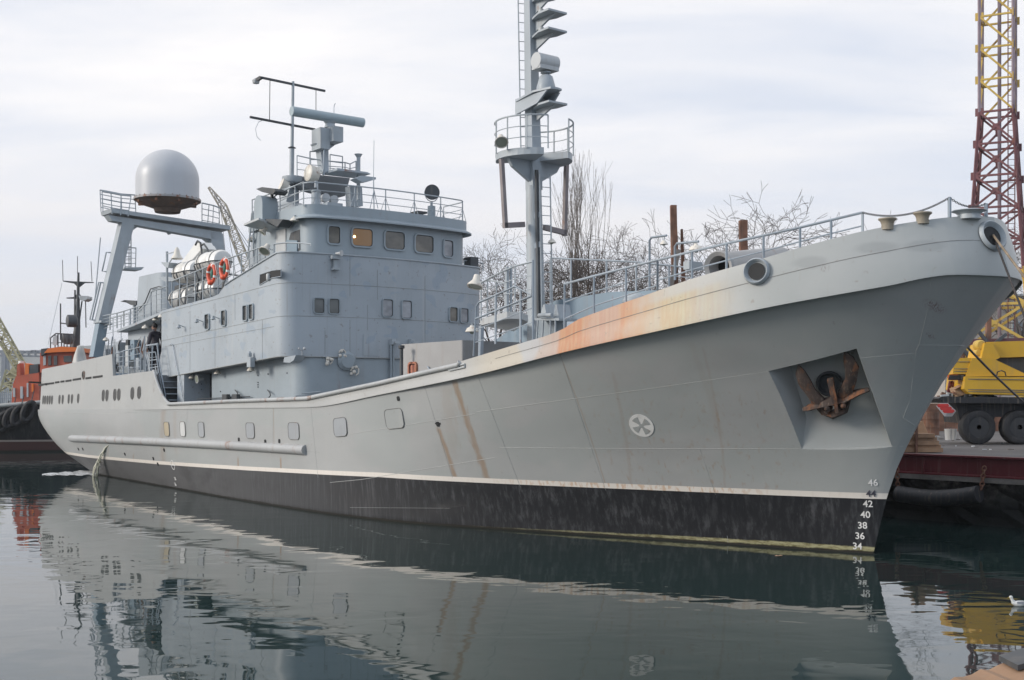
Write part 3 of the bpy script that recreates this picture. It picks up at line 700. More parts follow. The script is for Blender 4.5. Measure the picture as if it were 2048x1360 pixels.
# wheelhouse side: door and openings
c = P(588, 475, b=2.92)
dr = MB().prism([P(x, y, b=2.92) for x, y in ((582, 466), (600, 459), (601, 500), (596, 502), (595, 512), (578, 514), (579, 478))], (0, .012, 0)).build('wheelhouse_door', dark_steel, SHIP)
MB().prism([P(x, y, b=2.94) for x, y in ((574, 480), (596, 481), (595, 512), (573, 512))], (0, .03, 0)).build('wing_screen', blue_grey, dr)
slab(P(563, 492, b=2.92), Vector((1, 0, 0)), Vector((0, 0, 1)), Vector((0, 1, 0)), .62, .95, .03, pale, 'side_door')
# wing deck rail on top of the bulwark
def rail(tops, bases, name='railing', mat=None, r=.022, rails=(.36, .68), rr_=.012, posts=None, post_r=.02, par=SHIP, stays=False):
    mat = mat or grey_clean; o = MB(); n = len(tops)
    o.path(tops, r, 6)
    for f in rails: o.path([b_.lerp(t_, f) for t_, b_ in zip(tops, bases)], rr_, 5)
    for i in (posts if posts is not None else range(n)):
        o.tube(bases[i], tops[i], post_r, 6)
    return o.build(name, mat, par, 60)
def seg(pts, n):                # resample a pixel polyline
    d = [0]
    for a, b in zip(pts, pts[1:]): d.append(d[-1]+math.hypot(b[0]-a[0], b[1]-a[1]))
    o = []
    for i in range(n):
        s = d[-1]*i/(n-1); k = max(j for j in range(len(d)) if d[j] <= s+1e-9); k = min(k, len(pts)-2)
        f = (s-d[k])/(d[k+1]-d[k]); o.append(tuple(u+(v-u)*f for u, v in zip(pts[k], pts[k+1])))
    return o
def side_rail(pts, n, b, zb, **k):
    T = [P(x, y, b=b) for x, y in pts] if n is None else [P(x, y, b=b) for x, y in seg(pts, n)]
    return rail(T, [Vector((p.x, p.y, zb(p.x) if callable(zb) else zb)) for p in T], **k)
side_rail([(548, 488), (575, 485), (600, 486), (622, 488)], 4, 3.62, 7.05, rails=())
side_rail([(344, 562.4), (409.4, 536), (453.5, 518), (512, 498), (530, 492)], 13, 3.6, lambda a: max(6.1-.04*(a-21), itp(topside, a)-.0), rails=(.3, .62))
side_rail([(302, 583.5), (333.5, 573)], 4, 3.4, lambda a: 5.85, rails=(.2, .4, .6, .8))
# roof rail
RR = [(a, b) for a, b in offset(RF, .12)]
RR2 = [p for p in RR if p[0] < 17.2 or p[1] > 0 or p[0] < 18.5]
acc = 0; ps = [0]
for i in range(1, len(RR2)):
    acc += math.dist(RR2[i], RR2[i-1])
    if acc > .95: ps.append(i); acc = 0
ps.append(len(RR2)-1)
rail([Vector((a, b, 9.08-.01*(a-17))) for a, b in RR2], [Vector((a, b, 8.42-.02*(a-17))) for a, b in RR2], posts=ps, rails=(.33, .66), r=.02)
for i in ps[3:]:
    a, b = RR2[i]
    MB().path([(a+.02, b-.16, 8.42), (a, b, 8.85), (a+.02, b+.16, 8.42)], .012, 5).build('rail_stay', grey_clean, SHIP, 60)
# aft screen plates of the wheelhouse top
dp = MB(); dp.prism([P(x, y, b=2.3) for x, y in ((545, 405), (572, 403), (595, 412), (603, 432), (560, 440), (546, 432))], (0, -.5, 0)); dp.build('ventilation_house', sup, SHIP)
# wing locker with domed top on its bracket
lk = MB(); c = P(530, 432, b=3.25); lk.box(c.x-.28, c.x+.28, c.y-.28, c.y+.22, 8.15, 8.65)
rows = []
for i in range(9):
    g = math.pi*i/8; rows.append([Vector((c.x-.28*math.cos(g), c.y-.28, 8.65+.26*math.sin(g))), Vector((c.x-.28*math.cos(g), c.y+.22, 8.65+.26*math.sin(g)))])
lk.grid(rows); lk.add([r[1] for r in rows], [tuple(range(9))]); lk.add([r[0] for r in rows], [tuple(range(9))[::-1]])
lko = lk.build('signal_locker', sup2, SHIP, 40)
MB().prism([Vector((c.x-.45, c.y+.42, 8.12)), Vector((c.x+.55, c.y+.42, 8.06)), Vector((c.x+.35, c.y-.35, 7.9)), Vector((c.x-.25, c.y-.35, 7.95))], (0, 0, .06)).build('bracket_shelf', pale, lko)
MB().prism([P(548, 440, b=3.0), P(590, 441, b=3.0), P(578, 456, b=3.0), P(565, 449, b=3.0)], (0, .38, 0)).build('wing_bracket', dark_steel, SHIP)
MB().prism([P(x, y, b=3.3) for x, y in ((512, 378), (524, 374), (549, 377), (551, 382), (545, 389), (524, 384))], (0, -.4, 0)).build('lamp_shelf', dark_steel, SHIP)
MB().tube(P(544, 383, b=3.1), P(544, 408, b=3.1), .05, 8).tube(P(529, 394, b=3.1), P(529, 415, b=3.1), .02, 6).build('lamp_post', dark_steel, SHIP)
# ------------------------------------------------------------------ lamps
lamp_w = paint('enamel lamp white', (.66, .62, .55), .4, rust=.5, fine=4); lens = Mat('lamp lens', .1).col((.25, .27, .22))
def dome_lamp(p, r=.15, parent=SHIP, arm=None, name='deck_lamp', mat=None):
    p = Vector(p); o = MB().lathe([(.04, r*.95), (.05, r*.75), (r*.75, r*.55), (r, r*.05), (r*.96, 0), (.02, r*.1)], p, n=16).build(name, mat or lamp_w, parent, 50)
    MB().sphere(p+Vector((0, 0, .01)), r*.4, 8).build('bulb_glass', lens, o, 60)
    if arm is not None: MB().path([p+Vector((0, 0, r*.9)), p+Vector((0, 0, r*1.25)), Vector(arm)], .014, 5).build('lamp_arm', grey_clean, o, 60)
    return o
def flood(p, d, r=.15, parent=SHIP, name='flood_lamp', mat=None, foot=None):
    p = Vector(p); d = Vector(d).normalized()
    o = MB().lathe([(.0, -r*1.5), (r*.40, -r*1.45), (r*.5, -r*.7), (r*.98, -r*.1), (r*1.03, r*.12), (r*.9, r*.14), (r*.86, 0), (0, -.01)], p, d, 16).build(name, mat or lamp_w, parent, 50)
    MB().lathe([(0, .01), (r*.84, .012)], p, d, 14).build('lens', lens, o)
    if foot is not None: MB().path([p-d*r*.9, Vector(foot)], .018, 5).build('lamp_bracket', grey_clean, o, 60)
    return o
dome_lamp(P(589, 442, b=3.15), .13, arm=P(592, 432, b=2.95))
dome_lamp(P(503, 482, b=3.0), .13, arm=P(507, 470, b=2.9))
flood(P(529, 502, b=3.75), (-.25, .5, -.65), .17, foot=P(545, 500, b=3.6)); flood(P(525, 465, b=3.3), (.1, .6, -.7), .12)
for x, y in ((435, 748), (501, 742), (384, 757)): dome_lamp(P(x, y, b=3.45), .115, arm=P(x+4, y-6, b=3.25))
for x, y in ((369, 654), (405, 643), (438, 637)): 
    q = P(x, y, b=3.7); dome_lamp(q+Vector((0, .2, -.04)), .085, arm=q, mat=grey_clean)
dome_lamp(P(324, 635, b=3.6), .14, arm=P(333, 628, b=3.4)); dome_lamp(P(291, 657, b=3.3), .14, arm=P(291, 648, b=3.0)); dome_lamp(P(311, 641, b=3.4), .12)
dome_lamp(P(212, 681, b=3.0), .13)
fit = MB(); c = P(506, 722, b=3.72); fit.box(c.x-.12, c.x+.12, c.y, c.y+.14, c.z-.18, c.z+.1); fit.lathe([(.07, 0), (.07, .1), (.03, .16)], c+Vector((.02, .1, .12)), n=8); fit.build('junction_box', grey_clean, SHIP)
flood(P(394, 758, b=3.5), (0, 1, -.1), .14, mat=pale)
# cargo-light arm bracket at the corner of the front
q = P(596, 722, b=3.62); MB().prism([P(x, y, b=3.65) for x, y in ((585, 725), (587, 715), (610, 711), (606, 721), (598, 726))], (-.0, .28, 0)).build('corner_bracket', sup, SHIP)
bl_ = MB().path([P(604, 711, a=16.6), P(604, 703, a=16.6), P(599, 697, a=16.6)], .012, 5); bl_.sphere(P(609, 697, a=16.6), .045, 8); bl_.sphere(P(598, 697, a=16.6), .03, 8); bl_.build('wind_sensor', pale, SHIP, 60)
# fittings on the front wall
def wallbit(x, y, w, h, t, mat, name, fr=frontpt, off=0, rnd=False):
    c, al, up, nr = fr(x, y); m = ppm(c)
    if rnd: return MB().lathe([(w/m/2, 0), (w/m/2, t*.6), (w/m/3, t)], c+nr*off, nr, 12).build(name, mat, SHIP, 40)
    return slab(c, al, up, nr, w/m, h/m, t, mat, name, off=off)
c, al, up, nr = frontpt(668, 520); f1 = MB().obox(c+nr*.10+up*.06, al*.13, up*.05, nr*.1).obox(c+nr*.09-up*.14, al*.05, up*.13, nr*.05).obox(c+nr*.12-up*.27, al*.1, up*.03, nr*.12).build('horn_bracket', grey_clean, SHIP)
MB().lathe([(.03, 0), (.04, .14), (.09, .2)], c+nr*.15+up*.17, nr+al*-.6, 10).build('loud_hailer', pale, SHIP, 40)
pp = frontpt(693, 722)
MB().lathe([(.28, 0), (.28, .03), (.22, .08), (.20, .12)], pp[0]+pp[3]*.0, pp[3], 12).build('valve_cover', sup2, SHIP, 30)
for x, y, r in ((683, 706, .10), (657, 722, .09), (708, 742, .13)):
    c, al, up, nr = frontpt(x, y); bt = MB(); rnd_ = random.Random(x)
    for k in range(5): bt.sphere(c+nr*(.06+.03*rnd_.random())+al*rnd_.uniform(-r, r)+up*rnd_.uniform(-r, r), .035+.03*rnd_.random(), 8)
    bt.path([c+nr*.06+al*r*math.cos(k*.9)+up*r*math.sin(k*.9) for k in range(6)], .02, 5)
    bt.build('pipe_connection', lamp_w, SHIP, 50)
cd = MB()
for x in (780, 785): cd.path([frontpt(x, 690)[0]+Vector((-.05, 0, 0)), frontpt(x, 762)[0]+Vector((-.05, 0, 0))], .035, 6)
cd.build('cable_conduit', sup2, SHIP, 60)
for x, y in ((783, 684), (820, 684)):
    c, al, up, nr = frontpt(x, y); MB().obox(c+nr*.08, al*.07, up*.08, nr*.08).obox(c+nr*.18-up*.02-al*.06, al*.09, up*.03, nr*.06).build('cable_box', grey_clean, SHIP)
hr = MB(); 
for x0, y0, x1, y1 in ((601, 787, 640, 783), (590, 792, 603, 791)):
    A_, B_ = frontpt(x0, y0), frontpt(x1, y1); hr.path([A_[0]+A_[3]*.06, B_[0]+B_[3]*.06], .018, 5)
hr.build('hand_rail', grey_clean, SHIP, 60)
hr2 = MB().path([P(395, 798, b=3.33), P(500, 793, b=3.33)], .015, 5)
for x in (452, 472): hr2.obox(P(x, 795, b=3.42), (.17, 0, 0), (0, .06, 0), (0, 0, .1))
hr2.build('mooring_gear', dark_steel, SHIP)
for x in (477, 542): MB().path([P(x-7, 780, b=3.3), P(x-2, 786, b=3.38), P(x-1, 791, b=3.38), P(x-5, 796, b=3.36)], .018, 5).build('hook', dark_steel, SHIP, 60)
dots = MB()
for x, y in ((421, 770), (422, 776), (403, 768), (403, 779), (516, 765), (516, 769.5), (516, 774), (441, 783), (536, 748), (574, 746), (516, 751)): dots.sphere(P(x, y, b=3.26), .022, 6)
dots.build('wall_fitting', dark_steel, SHIP)
# port-side wing
wb_ = P(945, 535, a=17.2); MB().box(wb_.x-.1, wb_.x+.3, wb_.y-.16, wb_.y+.14, 6.9, 7.42).build('wing_instrument', dark_steel, SHIP)
rail([P(x, y, a=17.3) for x, y in ((928, 521), (948, 523), (966, 527))], [P(x, y, a=17.3) for x, y in ((928, 536), (948, 539), (966, 542))], rails=())
# ------------------------------------------------------------------ wheelhouse top: signal mast, radar, lights
def A(x, y, a=18.6): return P(x, y, a=a)
pil = MB(); c0 = A(588, 405, 19.4); 
pil.prism([A(569, 415, 19.4), A(598, 418, 19.4), A(598, 366, 19.4), A(583, 362, 19.4)], (.45, 0, 0)).build('pedestal', grey, SHIP)
MB().lathe([(.30, 0), (.33, .05), (.33, .18), (.12, .2)], A(586, 366, 19.2), n=16).build('pedestal_cap', grey, SHIP, 40)
am = MB().path([A(583, 366, 19.1), A(584, 294, 19.1)], .075, 8).path([A(584, 296, 19.1), A(586, 163, 19.1)], [.055, .045], 8)
am = am.build('antenna_mast', grey_clean, SHIP, 60)
MB().lathe([(.05, -.02), (.13, 0), (.05, .05)], A(584, 296, 19.1), n=8).build('collar', dark_steel, am)
MB().beam(A(522, 155, 19.1), A(650, 182, 19.1), .06).beam(A(522, 155, 19.1), A(509, 163, 19.3), .09).build('upper_yard', dark_steel, am)
MB().beam(A(500, 234, 19.1), A(630, 259, 19.1), .06).build('lower_yard', dark_steel, am)
MB().lathe([(.03, 0), (.10, .02), (.12, .1), (.06, .16)], A(512, 168, 19.3), n=8).build('yard_lamp', pale, am)
MB().tube(A(540, 160, 19.1), A(539, 243, 19.1), .012, 5).build('halyard', dark_steel, am)
MB().tube(A(632, 180, 19.1), A(632, 225, 19.1), .012, 5).build('halyard', dark_steel, am)
MB().path([A(527, 240, 19.1), A(517, 244, 19.1), A(511, 258, 19.1), A(514, 274, 19.1), A(522, 281, 19.1)], .008, 4).build('whip', galv, am)
rc = MB().prism([A(x, y, 18.3) for x, y in ((647, 345), (658, 345), (657, 300), (670, 290), (630, 286), (641, 300))], (.3, 0, 0))
rad_o = rc.build('radar_column', grey, SHIP)
MB().box(*[f for f in (18.05, 18.6)], A(633, 0, 18.3).y, A(652, 0, 18.3).y, A(640, 300, 18.3).z, A(640, 258, 18.3).z).build('radar_cabinet', grey_clean, rad_o)
MB().box(17.85, 18.45, A(655, 0, 18.2).y, A(675, 0, 18.2).y, A(660, 286, 18.2).z, A(660, 256, 18.2).z).build('radar_cabinet', grey_clean, rad_o)
MB().lathe([(.18, 0), (.14, .12), (.2, .2)], A(660, 256, 18.3), n=12).build('turntable', grey, rad_o, 40)
MB().path([A(583, 222, 18.3), A(726, 245.5, 18.3)], .145, 16).build('radar_scanner', paint('scanner skin', (.33, .40, .43), .45), rad_o, 40)
MB().tube(A(648, 285, 18.1), A(648, 350, 18.1), .03, 6).build('waveguide', galv, rad_o)
pf = MB().prism([A(x, y, 18.6) for x, y in ((645, 345), (705, 353), (712, 357), (645, 349.5))], (-.9, 0, 0)); pf.build('radar_platform', grey, SHIP)
MB().prism([A(x, y, 18.9) for x, y in ((600, 372), (648, 385), (690, 392), (700, 356), (640, 350), (610, 352))], (.55, 0, 0)).build('platform_girder', under, SHIP)
rail([A(x, y, 18.4) for x, y in ((594, 311), (621, 317), (645, 321), (690, 325), (700, 328), (712, 322))], [A(x, y, 18.4) for x, y in ((594, 352), (621, 354), (645, 352), (690, 353), (700, 355), (712, 358))], rails=(.33, .66), r=.018)
rail([A(x, y, 18.9) for x, y in ((620, 303), (640, 303))], [A(x, y, 18.9) for x, y in ((620, 352), (640, 350))], rails=(.33, .66), r=.018)
rail([A(x, y, 18.7) for x, y in ((660, 309), (685, 313))], [A(x, y, 18.7) for x, y in ((660, 350), (685, 352))], rails=(.33, .66), r=.018)
po_ = MB().path([A(717, 400, 18.0), A(717, 315, 18.0)], .06, 8); po_.lathe([(.06, 0), (.13, .1), (0, .1)], A(717, 315, 18.0), n=8); po_.build('signal_post', grey_clean, SHIP, 50)
MB().prism([A(x, y, 17.7) for x, y in ((699, 360), (712, 354.5), (740, 358), (740, 362), (726, 366), (712, 367))], (-.35, 0, 0)).build('lamp_shelf', grey, SHIP)
MB().prism([A(x, y, 18.2) for x, y in ((700, 372), (724, 372), (726, 412), (702, 412))], (.3, 0, 0)).build('signal_house', grey, SHIP)
mb = MB().lathe([(.12, -.16), (.23, -.12), (.25, .16), (.2, .2)], A(626, 348, 18.2), (0, 1, .1), 16); mb.build('searchlight', lamp_w, SHIP, 50)
MB().path([A(632, 362, 18), A(632, 375, 18)], .05, 8).lathe([(.15, 0), (.15, .05)], A(632, 384, 18), n=12).build('searchlight_stand', grey_clean, SHIP, 50)
MB().path([A(632, 413, 17.6), A(632, 386, 17.6)], .135, 14).build('searchlight_pedestal', sup, SHIP, 50)
MB().lathe([(.1, -.1), (.2, -.08), (.2, .12)], A(569, 372, 19.2), (.2, 1, .4), 14).build('searchlight', lamp_w, SHIP, 50)
MB().box(17.0, 17.5, A(645, 0, 17.3).y-.5, A(645, 0, 17.3).y, 8.42, A(650, 407, 17.3).z).build('roof_box', grey, SHIP)
for x, y in ((664, 396), (681, 400)): MB().lathe([(.06, -.12), (.13, -.1), (.13, .1)], A(x-14, y, 17.8), (-1, .2, 0), 10).build('roof_lamp', pale, SHIP, 50)
# front searchlight
c = A(863, 385, 17.0)
sl1 = MB().lathe([(.12, .12), (.20, .08), (.235, -.06), (.235, -.1), (.0, -.1)], c, (1, -.35, .05), 20).build('front_searchlight', dark_steel, SHIP, 50)
MB().path([c+Vector((0, .26*math.cos(g), .28*math.sin(g))) for g in np.linspace(math.pi, 2*math.pi, 10)], .015, 5).tube(c-Vector((0, 0, .3)), c-Vector((0, 0, .4)), .04, 8).build('yoke', grey_clean, sl1, 60)
MB().lathe([(.13, 0), (.12, .4)], c-Vector((0, 0, .82)), n=14).build('pedestal', sup2, sl1, 50)
MB().box(c.x-.3, c.x+.1, c.y+.35, c.y+.7, c.z-.72, c.z-.66).build('roof_shelf', dark_steel, SHIP)
wa = MB().path([A(748, 420, 17), A(747, 355, 17)], .02, 6).path([A(747, 356, 17), A(748, 281, 17)], .009, 5)
for dx in (-8, 8): wa.tube(A(748, 380, 17), A(748+dx, 417, 17), .012, 5)
wa.build('whip_antenna', galv, SHIP, 60)
MB().path([A(668, 215, 18.3), A(669, 209, 18.3), A(671, 207, 18.3)], .012, 4).path([A(668, 232, 18.3), A(668, 214, 18.3)], .01, 4).build('whip_antenna', galv, SHIP)
# ------------------------------------------------------------------ after superstructure
DZ = lambda a: 6.1-.04*(a-21)
ad = MB(); q = [(25.65, 3.7), (25.65, -3.2), (32.6, -2.6), (32.6, 2.8), (30, 3.1)]
ad.prism([Vector((a, b, DZ(a)-.10)) for a, b in q], (0, 0, .09)); ad.build('boat_deck', grey, SHIP)
block(dense(outline(2.5, -2.3, 25.7, 0, .05, 32.2)), 3.7, lambda a, b: DZ(a)-.12, 'after_deckhouse', grey)
# cluttered deckhouse side: lockers, frames, hoses, pipes
rnd = random.Random(5)
for x, y, w, h, mt in ((272, 700, .42, .75, blue_grey), (262, 712, .3, .8, pale), (243, 708, .34, .9, grey), (225, 716, .35, .7, grey), (300, 690, .3, .6, pale), (285, 728, .3, .45, grey), (255, 690, .25, .4, dark_steel)):
    c = P(x, y, b=2.6); MB().box(c.x-w/2, c.x+w/2, 2.45, 2.62+rnd.random()*.2, c.z-h/2, c.z+h/2).build('wall_locker', mt, SHIP)
for k in range(16):
    x = rnd.uniform(208, 312); y0 = rnd.uniform(672, 700); y1 = y0+rnd.uniform(15, 52)
    A0 = P(x, y0, b=2.75); A1 = P(x+rnd.uniform(-4, 4), y1, b=2.75); m_ = (A0+A1)/2+Vector((rnd.uniform(-.2, .2), .08, rnd.uniform(-.1, .1)))
    MB().path([A0, A0.lerp(m_, .6), m_, A1.lerp(m_, .5), A1], rnd.uniform(.012, .03), 5).build('hose', [dark_steel, galv, rusty, pale][k % 4], SHIP, 60)
for x, y, r in ((337-20, 672-22, .42), (236, 735, .16)):
    c = P(x, y, b=2.95); MB().path([c+Vector((r*math.cos(g), 0, r*math.sin(g))) for g in np.linspace(0, 2*math.pi, 22)[:-1]], .035, 6, closed=True).path([c+Vector((r*.8*math.cos(g), .03, r*.8*math.sin(g))) for g in np.linspace(0, 2*math.pi, 22)[:-1]], .02, 6, closed=True).build('hose_reel', dark_steel, SHIP, 60)
side_rail([(206, 632), (240, 625), (276, 613), (302, 606)], 8, 3.0, lambda a: DZ(a)-.0, rails=(.2, .4, .6, .8), post_r=.028)
side_rail([(210, 640), (250, 630), (290, 618)], 6, -1.0, lambda a: DZ(a), rails=(.3, .6))
# poop edge rails
side_rail([(231, 707), (247, 703)], 3, 3.95, 3.78, rails=(.2, .4, .6, .8), post_r=.02, mat=galv)
side_rail([(246, 702), (262, 699), (281, 694)], 4, 3.85, 3.8, rails=(.28, .52, .76), mat=galv)
side_rail([(292, 691), (305, 689), (316, 687)], 3, 3.7, 3.82, rails=(.3, .55), mat=galv)
# stair between the well and the poop, with its hand rails
stp = MB(); A0 = P(329, 744, b=3.9); A1 = P(352, 806, b=3.7)
for k in range(6):
    z = 3.74-.205*k; a = 25.42-.19*k
    stp.box(a-.20, a, 3.36, 3.93, z-.035, z); stp.box(a-.012, a, 3.36, 3.93, z-.22, z-.035, 1)
stp.build('stair', [grey, dark_steel], SHIP)
MB().path([P(340, 690, b=3.74), P(343, 688, b=3.74), P(346, 692, b=3.74), P(352, 725, b=3.74), P(366, 798, b=3.74), P(369, 797, b=3.74)], .016, 5).build('hand_rail', galv, SHIP, 60)
hr = MB(); hr.path([P(314, 689, b=4.0), P(321, 740, b=4.0), P(331, 790, b=4.0), P(330, 805, b=4.0)], .022, 6); hr.path([P(311, 704, b=4.0), P(318, 745, b=4.0), P(328, 800, b=4.0)], .018, 6)
hr.path([P(289, 672, b=4.0), P(289, 744, b=4.0)], .03, 6); hr.path([P(291, 705, b=4.0), P(301, 744, b=4.0)], .018, 6); hr.path([P(292, 692, b=4.0), P(314, 689, b=4.0)], .02, 6); hr.path([P(293, 706, b=4.0), P(311, 704, b=4.0)], .018, 6)
hr.path([P(306, 690, b=4.0), P(303, 743, b=4.0)], .018, 6); hr.path([P(297, 721, b=4.0), P(315, 719, b=4.0)], .016, 6); hr.path([P(296, 737, b=4.0), P(317, 733, b=4.0)], .016, 6)
hr.build('stair_rail', galv, SHIP, 60)
# funnel
fc = (29.9, .8)
fun = MB(); rows = []
base = [P(x, 645, b=1.2) for x in (270, 324)]
def funring(z, k):
    a0, a1 = 28.9, 31.5; b0, b1 = .7, 2.45; ft = []; r = .55
    a1 -= k*.35
    for (ca, cb_, g0) in ((a0+r, b1-r, 90), (a0+r, b0+r, 180)):
        for i in range(7):
            g = R(g0+90*i/6); ft.append(Vector((ca+r*math.cos(g), cb_+r*math.sin(g), z)))
    ft += [Vector((a1, b0, z)), Vector((a1, b1, z))]
    return ft
fun.grid([funring(5.7, 0), funring(7.45, .8), funring(7.6, 1.0)], closed=True); fun.add(funring(7.6, 1.0), [tuple(range(16))])
fo = fun.build('funnel', grey, SHIP, 40)
MB().path([P(272, 625, b=2.52), P(290, 605, b=2.52), P(301, 578, b=2.52), P(318, 573, b=2.52), P(326, 575, b=2.52)], .022, 5).build('cable', dark_steel, fo, 60)
MB().prism([P(x, y, b=2.2) for x, y in ((241, 603), (249, 600), (272, 602), (272, 610), (262, 610), (252, 605))], (0, -.5, 0)).build('lamp_shelf', dark_steel, SHIP)
MB().tube(P(269, 608, b=2.1), P(269, 660, b=2.1), .08, 8).build('lamp_post', grey_clean, SHIP)
# signal post by the life rafts
sp = MB().tube(P(334, 600, b=3.2), P(334, 503, b=3.2), .045, 8).beam(P(334, 508, b=3.2), P(349, 504, b=3.2), .03).beam(P(334, 533, b=3.2), P(346, 514, b=3.2), .03).prism([P(x, y, b=3.25) for x, y in ((322, 524), (338, 525), (336, 536), (328, 532))], (0, -.3, 0)); spo = sp.build('signal_post', grey_clean, SHIP, 50)
MB().lathe([(.03, .38), (.08, .3), (.11, .15), (.20, 0), (.17, -.03)], P(354, 517, b=3.2), n=14).build('bell_lamp', lamp_w, spo, 50)
MB().prism([P(x, y, b=2.9) for x, y in ((316, 556), (326, 553), (350, 556), (349, 562), (330, 563))], (0, -.5, 0)).build('lamp_shelf', grey, SHIP)
MB().box(26.2, 26.8, 1.9, 2.8, 5.8, 6.9).build('deck_locker', dark_steel, SHIP)
# ------------------------------------------------------------------ radome gantry
GA = 34.0
g_ = lambda x, y, a=GA: P(x, y, a=a)
gm = grey_clean
gan = MB()
gan.prism([g_(201, 424, GA+.5), g_(437, 458, GA+.5), g_(437, 466, GA+.5), g_(203, 432, GA+.5)], (-1.2, 0, 0))
gan.prism([g_(208, 433), g_(434, 467), g_(433, 484), g_(216, 444)], (-.5, 0, 0))
go = gan.build('gantry_beam', gm, SHIP)
lg = MB(); lg.prism([g_(236, 445), g_(261, 448), g_(208, 652, GA+.1), g_(188, 646, GA+.1)], (-.5, 0, 0)); lg.build('gantry_leg', gm, SHIP)
lg = MB(); lg.prism([g_(190, 648, GA), g_(207, 651, GA), g_(197, 716, GA), g_(178, 714, GA)], (-.5, 0, 0)); lg.build('gantry_leg', paint('leg foot paint', (.24, .31, .37), .5), SHIP)
lg = MB(); q = [g_(187, 643, GA+.2), g_(209, 648, GA+.2), g_(209, 652, GA+.2), g_(187, 647, GA+.2)]; lg.prism(q, (-.9, 0, 0)); lg.build('leg_collar', gm, SHIP)
lg = MB(); lg.prism([g_(412, 466), g_(436, 470), g_(452, 620), g_(420, 618)], (-.5, 0, 0)); lg.build('gantry_leg', gm, SHIP)
MB().prism([g_(245, 447), g_(275, 452), g_(258, 464), g_(247, 466)], (-.3, 0, 0)).build('gusset', gm, SHIP)
MB().prism([g_(395, 472), g_(418, 476), g_(418, 492), g_(408, 482)], (-.3, 0, 0)).build('gusset', gm, SHIP)
MB().prism([g_(330, 462), g_(342, 464), g_(336, 470)], (-.3, 0, 0)).build('gusset', gm, SHIP)
gr = rail([g_(x, y, GA+.5) for x, y in ((200, 380), (222, 384), (242, 388), (270, 390))], [g_(x, y, GA+.5) for x, y in ((202, 423), (224, 428), (244, 431), (272, 435))], rails=(.2, .4, .6, .8), r=.03, rr_=.018, mat=gm)
gr = rail([g_(x, y, GA-.7) for x, y in ((204, 383), (222, 386), (242, 390), (262, 392))], [g_(x, y, GA-.7) for x, y in ((206, 424), (224, 428), (241, 431), (256, 433))], rails=(.3, .65), r=.03, rr_=.018, mat=gm)
gr = rail([g_(x, y, GA+.5) for x, y in ((404, 406), (418, 409), (427, 411), (440, 416))], [g_(x, y, GA+.5) for x, y in ((404, 452), (415, 454), (425, 456), (437, 458))], rails=(.25, .5, .75), r=.03, rr_=.018, mat=gm)
# radome
c = g_(335, 345, GA-.1); zc_ = g_(335, 360, GA-.1).z; rr0 = abs(g_(275, 350, GA-.1).y-g_(396, 350, GA-.1).y)/2*.985
ztop = g_(335, 300, GA-.1).z; zb0 = g_(335, 401, GA-.1).z
prof = [(rr0, zb0-c.z)]+[(rr0*1.0, zb0-c.z+.5)]
zd0 = ztop-rr0*.98
prof += [(rr0*math.cos(g), zd0-c.z+rr0*.98*math.sin(g)) for g in np.linspace(0, math.pi/2, 14)]
ro = MB().lathe(prof, c, n=48).build('radome', radome_w, SHIP, 50)
fl = MB().lathe([(rr0*1.06, zb0-c.z-.03), (rr0*1.06, zb0-c.z+.05), (rr0, zb0-c.z+.06)], c, n=48); 
for k in range(28):
    g = 2*math.pi*k/28; fl.sphere(c+Vector((rr0*1.03*math.cos(g), rr0*1.03*math.sin(g), zb0-c.z+.07)), .03, 6)
fl.build('radome_flange', paint('flange paint', (.33, .33, .33), .6, rust=1.0, fine=3), ro, 40)
MB().lathe([(rr0*1.04, zb0-c.z-.03), (rr0*.92, zb0-c.z-.14), (.55, zb0-c.z-.34), (.5, zb0-c.z-.5)], c, n=32).build('radome_base', paint('rust brown base', (.10, .07, .055), .75, .4, rust=.8, fine=2), ro, 40)
bb = MB()
for g in (0, .8, 1.6, 2.4): bb.beam(c+Vector((rr0*.98*math.cos(g), rr0*.98*math.sin(g), zb0-c.z-.12)), c+Vector((-rr0*.98*math.cos(g), -rr0*.98*math.sin(g), zb0-c.z-.12)), .1, .12)
bb.build('radome_frame', rusty, ro)
# ladder and landing behind the starboard leg
ld = MB(); A0, A1 = g_(262, 452, GA+.9), g_(262, 540, GA+.9); B0, B1 = g_(250, 452, GA+.9), g_(250, 540, GA+.9)
ld.tube(A0, A1, .025, 5).tube(B0, B1, .025, 5)
for k in range(14): ld.tube(A0.lerp(A1, k/13), B0.lerp(B1, k/13), .014, 4)
ld.build('gantry_ladder', gm, SHIP)
MB().prism([g_(236, 538, GA+1.0), g_(276, 537, GA+1.0), g_(270, 543, GA+1.0), g_(236, 541, GA+1.0)], (-.7, 0, 0)).build('landing', gm, SHIP)
rail([g_(x, y, GA+1) for x, y in ((240, 494), (258, 495), (272, 496))], [g_(x, y, GA+1) for x, y in ((240, 538), (258, 538), (271, 537))], rails=(.25, .5, .75), r=.025, mat=gm)
for (x0, y0, x1, y1) in ((219, 505, 211, 543), (204, 565, 186, 640), (208, 566, 191, 640)):
    a_, b_ = g_(x0, y0, GA+.1), g_(x1, y1, GA+.1); o = Vector((0, .22, 0)); MB().path([a_-o*.2, a_+o*.6, b_+o*.6, b_-o*.2], .03, 6).build('grab_rail', gm, SHIP, 60)
MB().tube(P(160+30, 600, b=3.6), P(201, 475, b=3.6), .02, 5).build('whip_antenna', galv, SHIP)
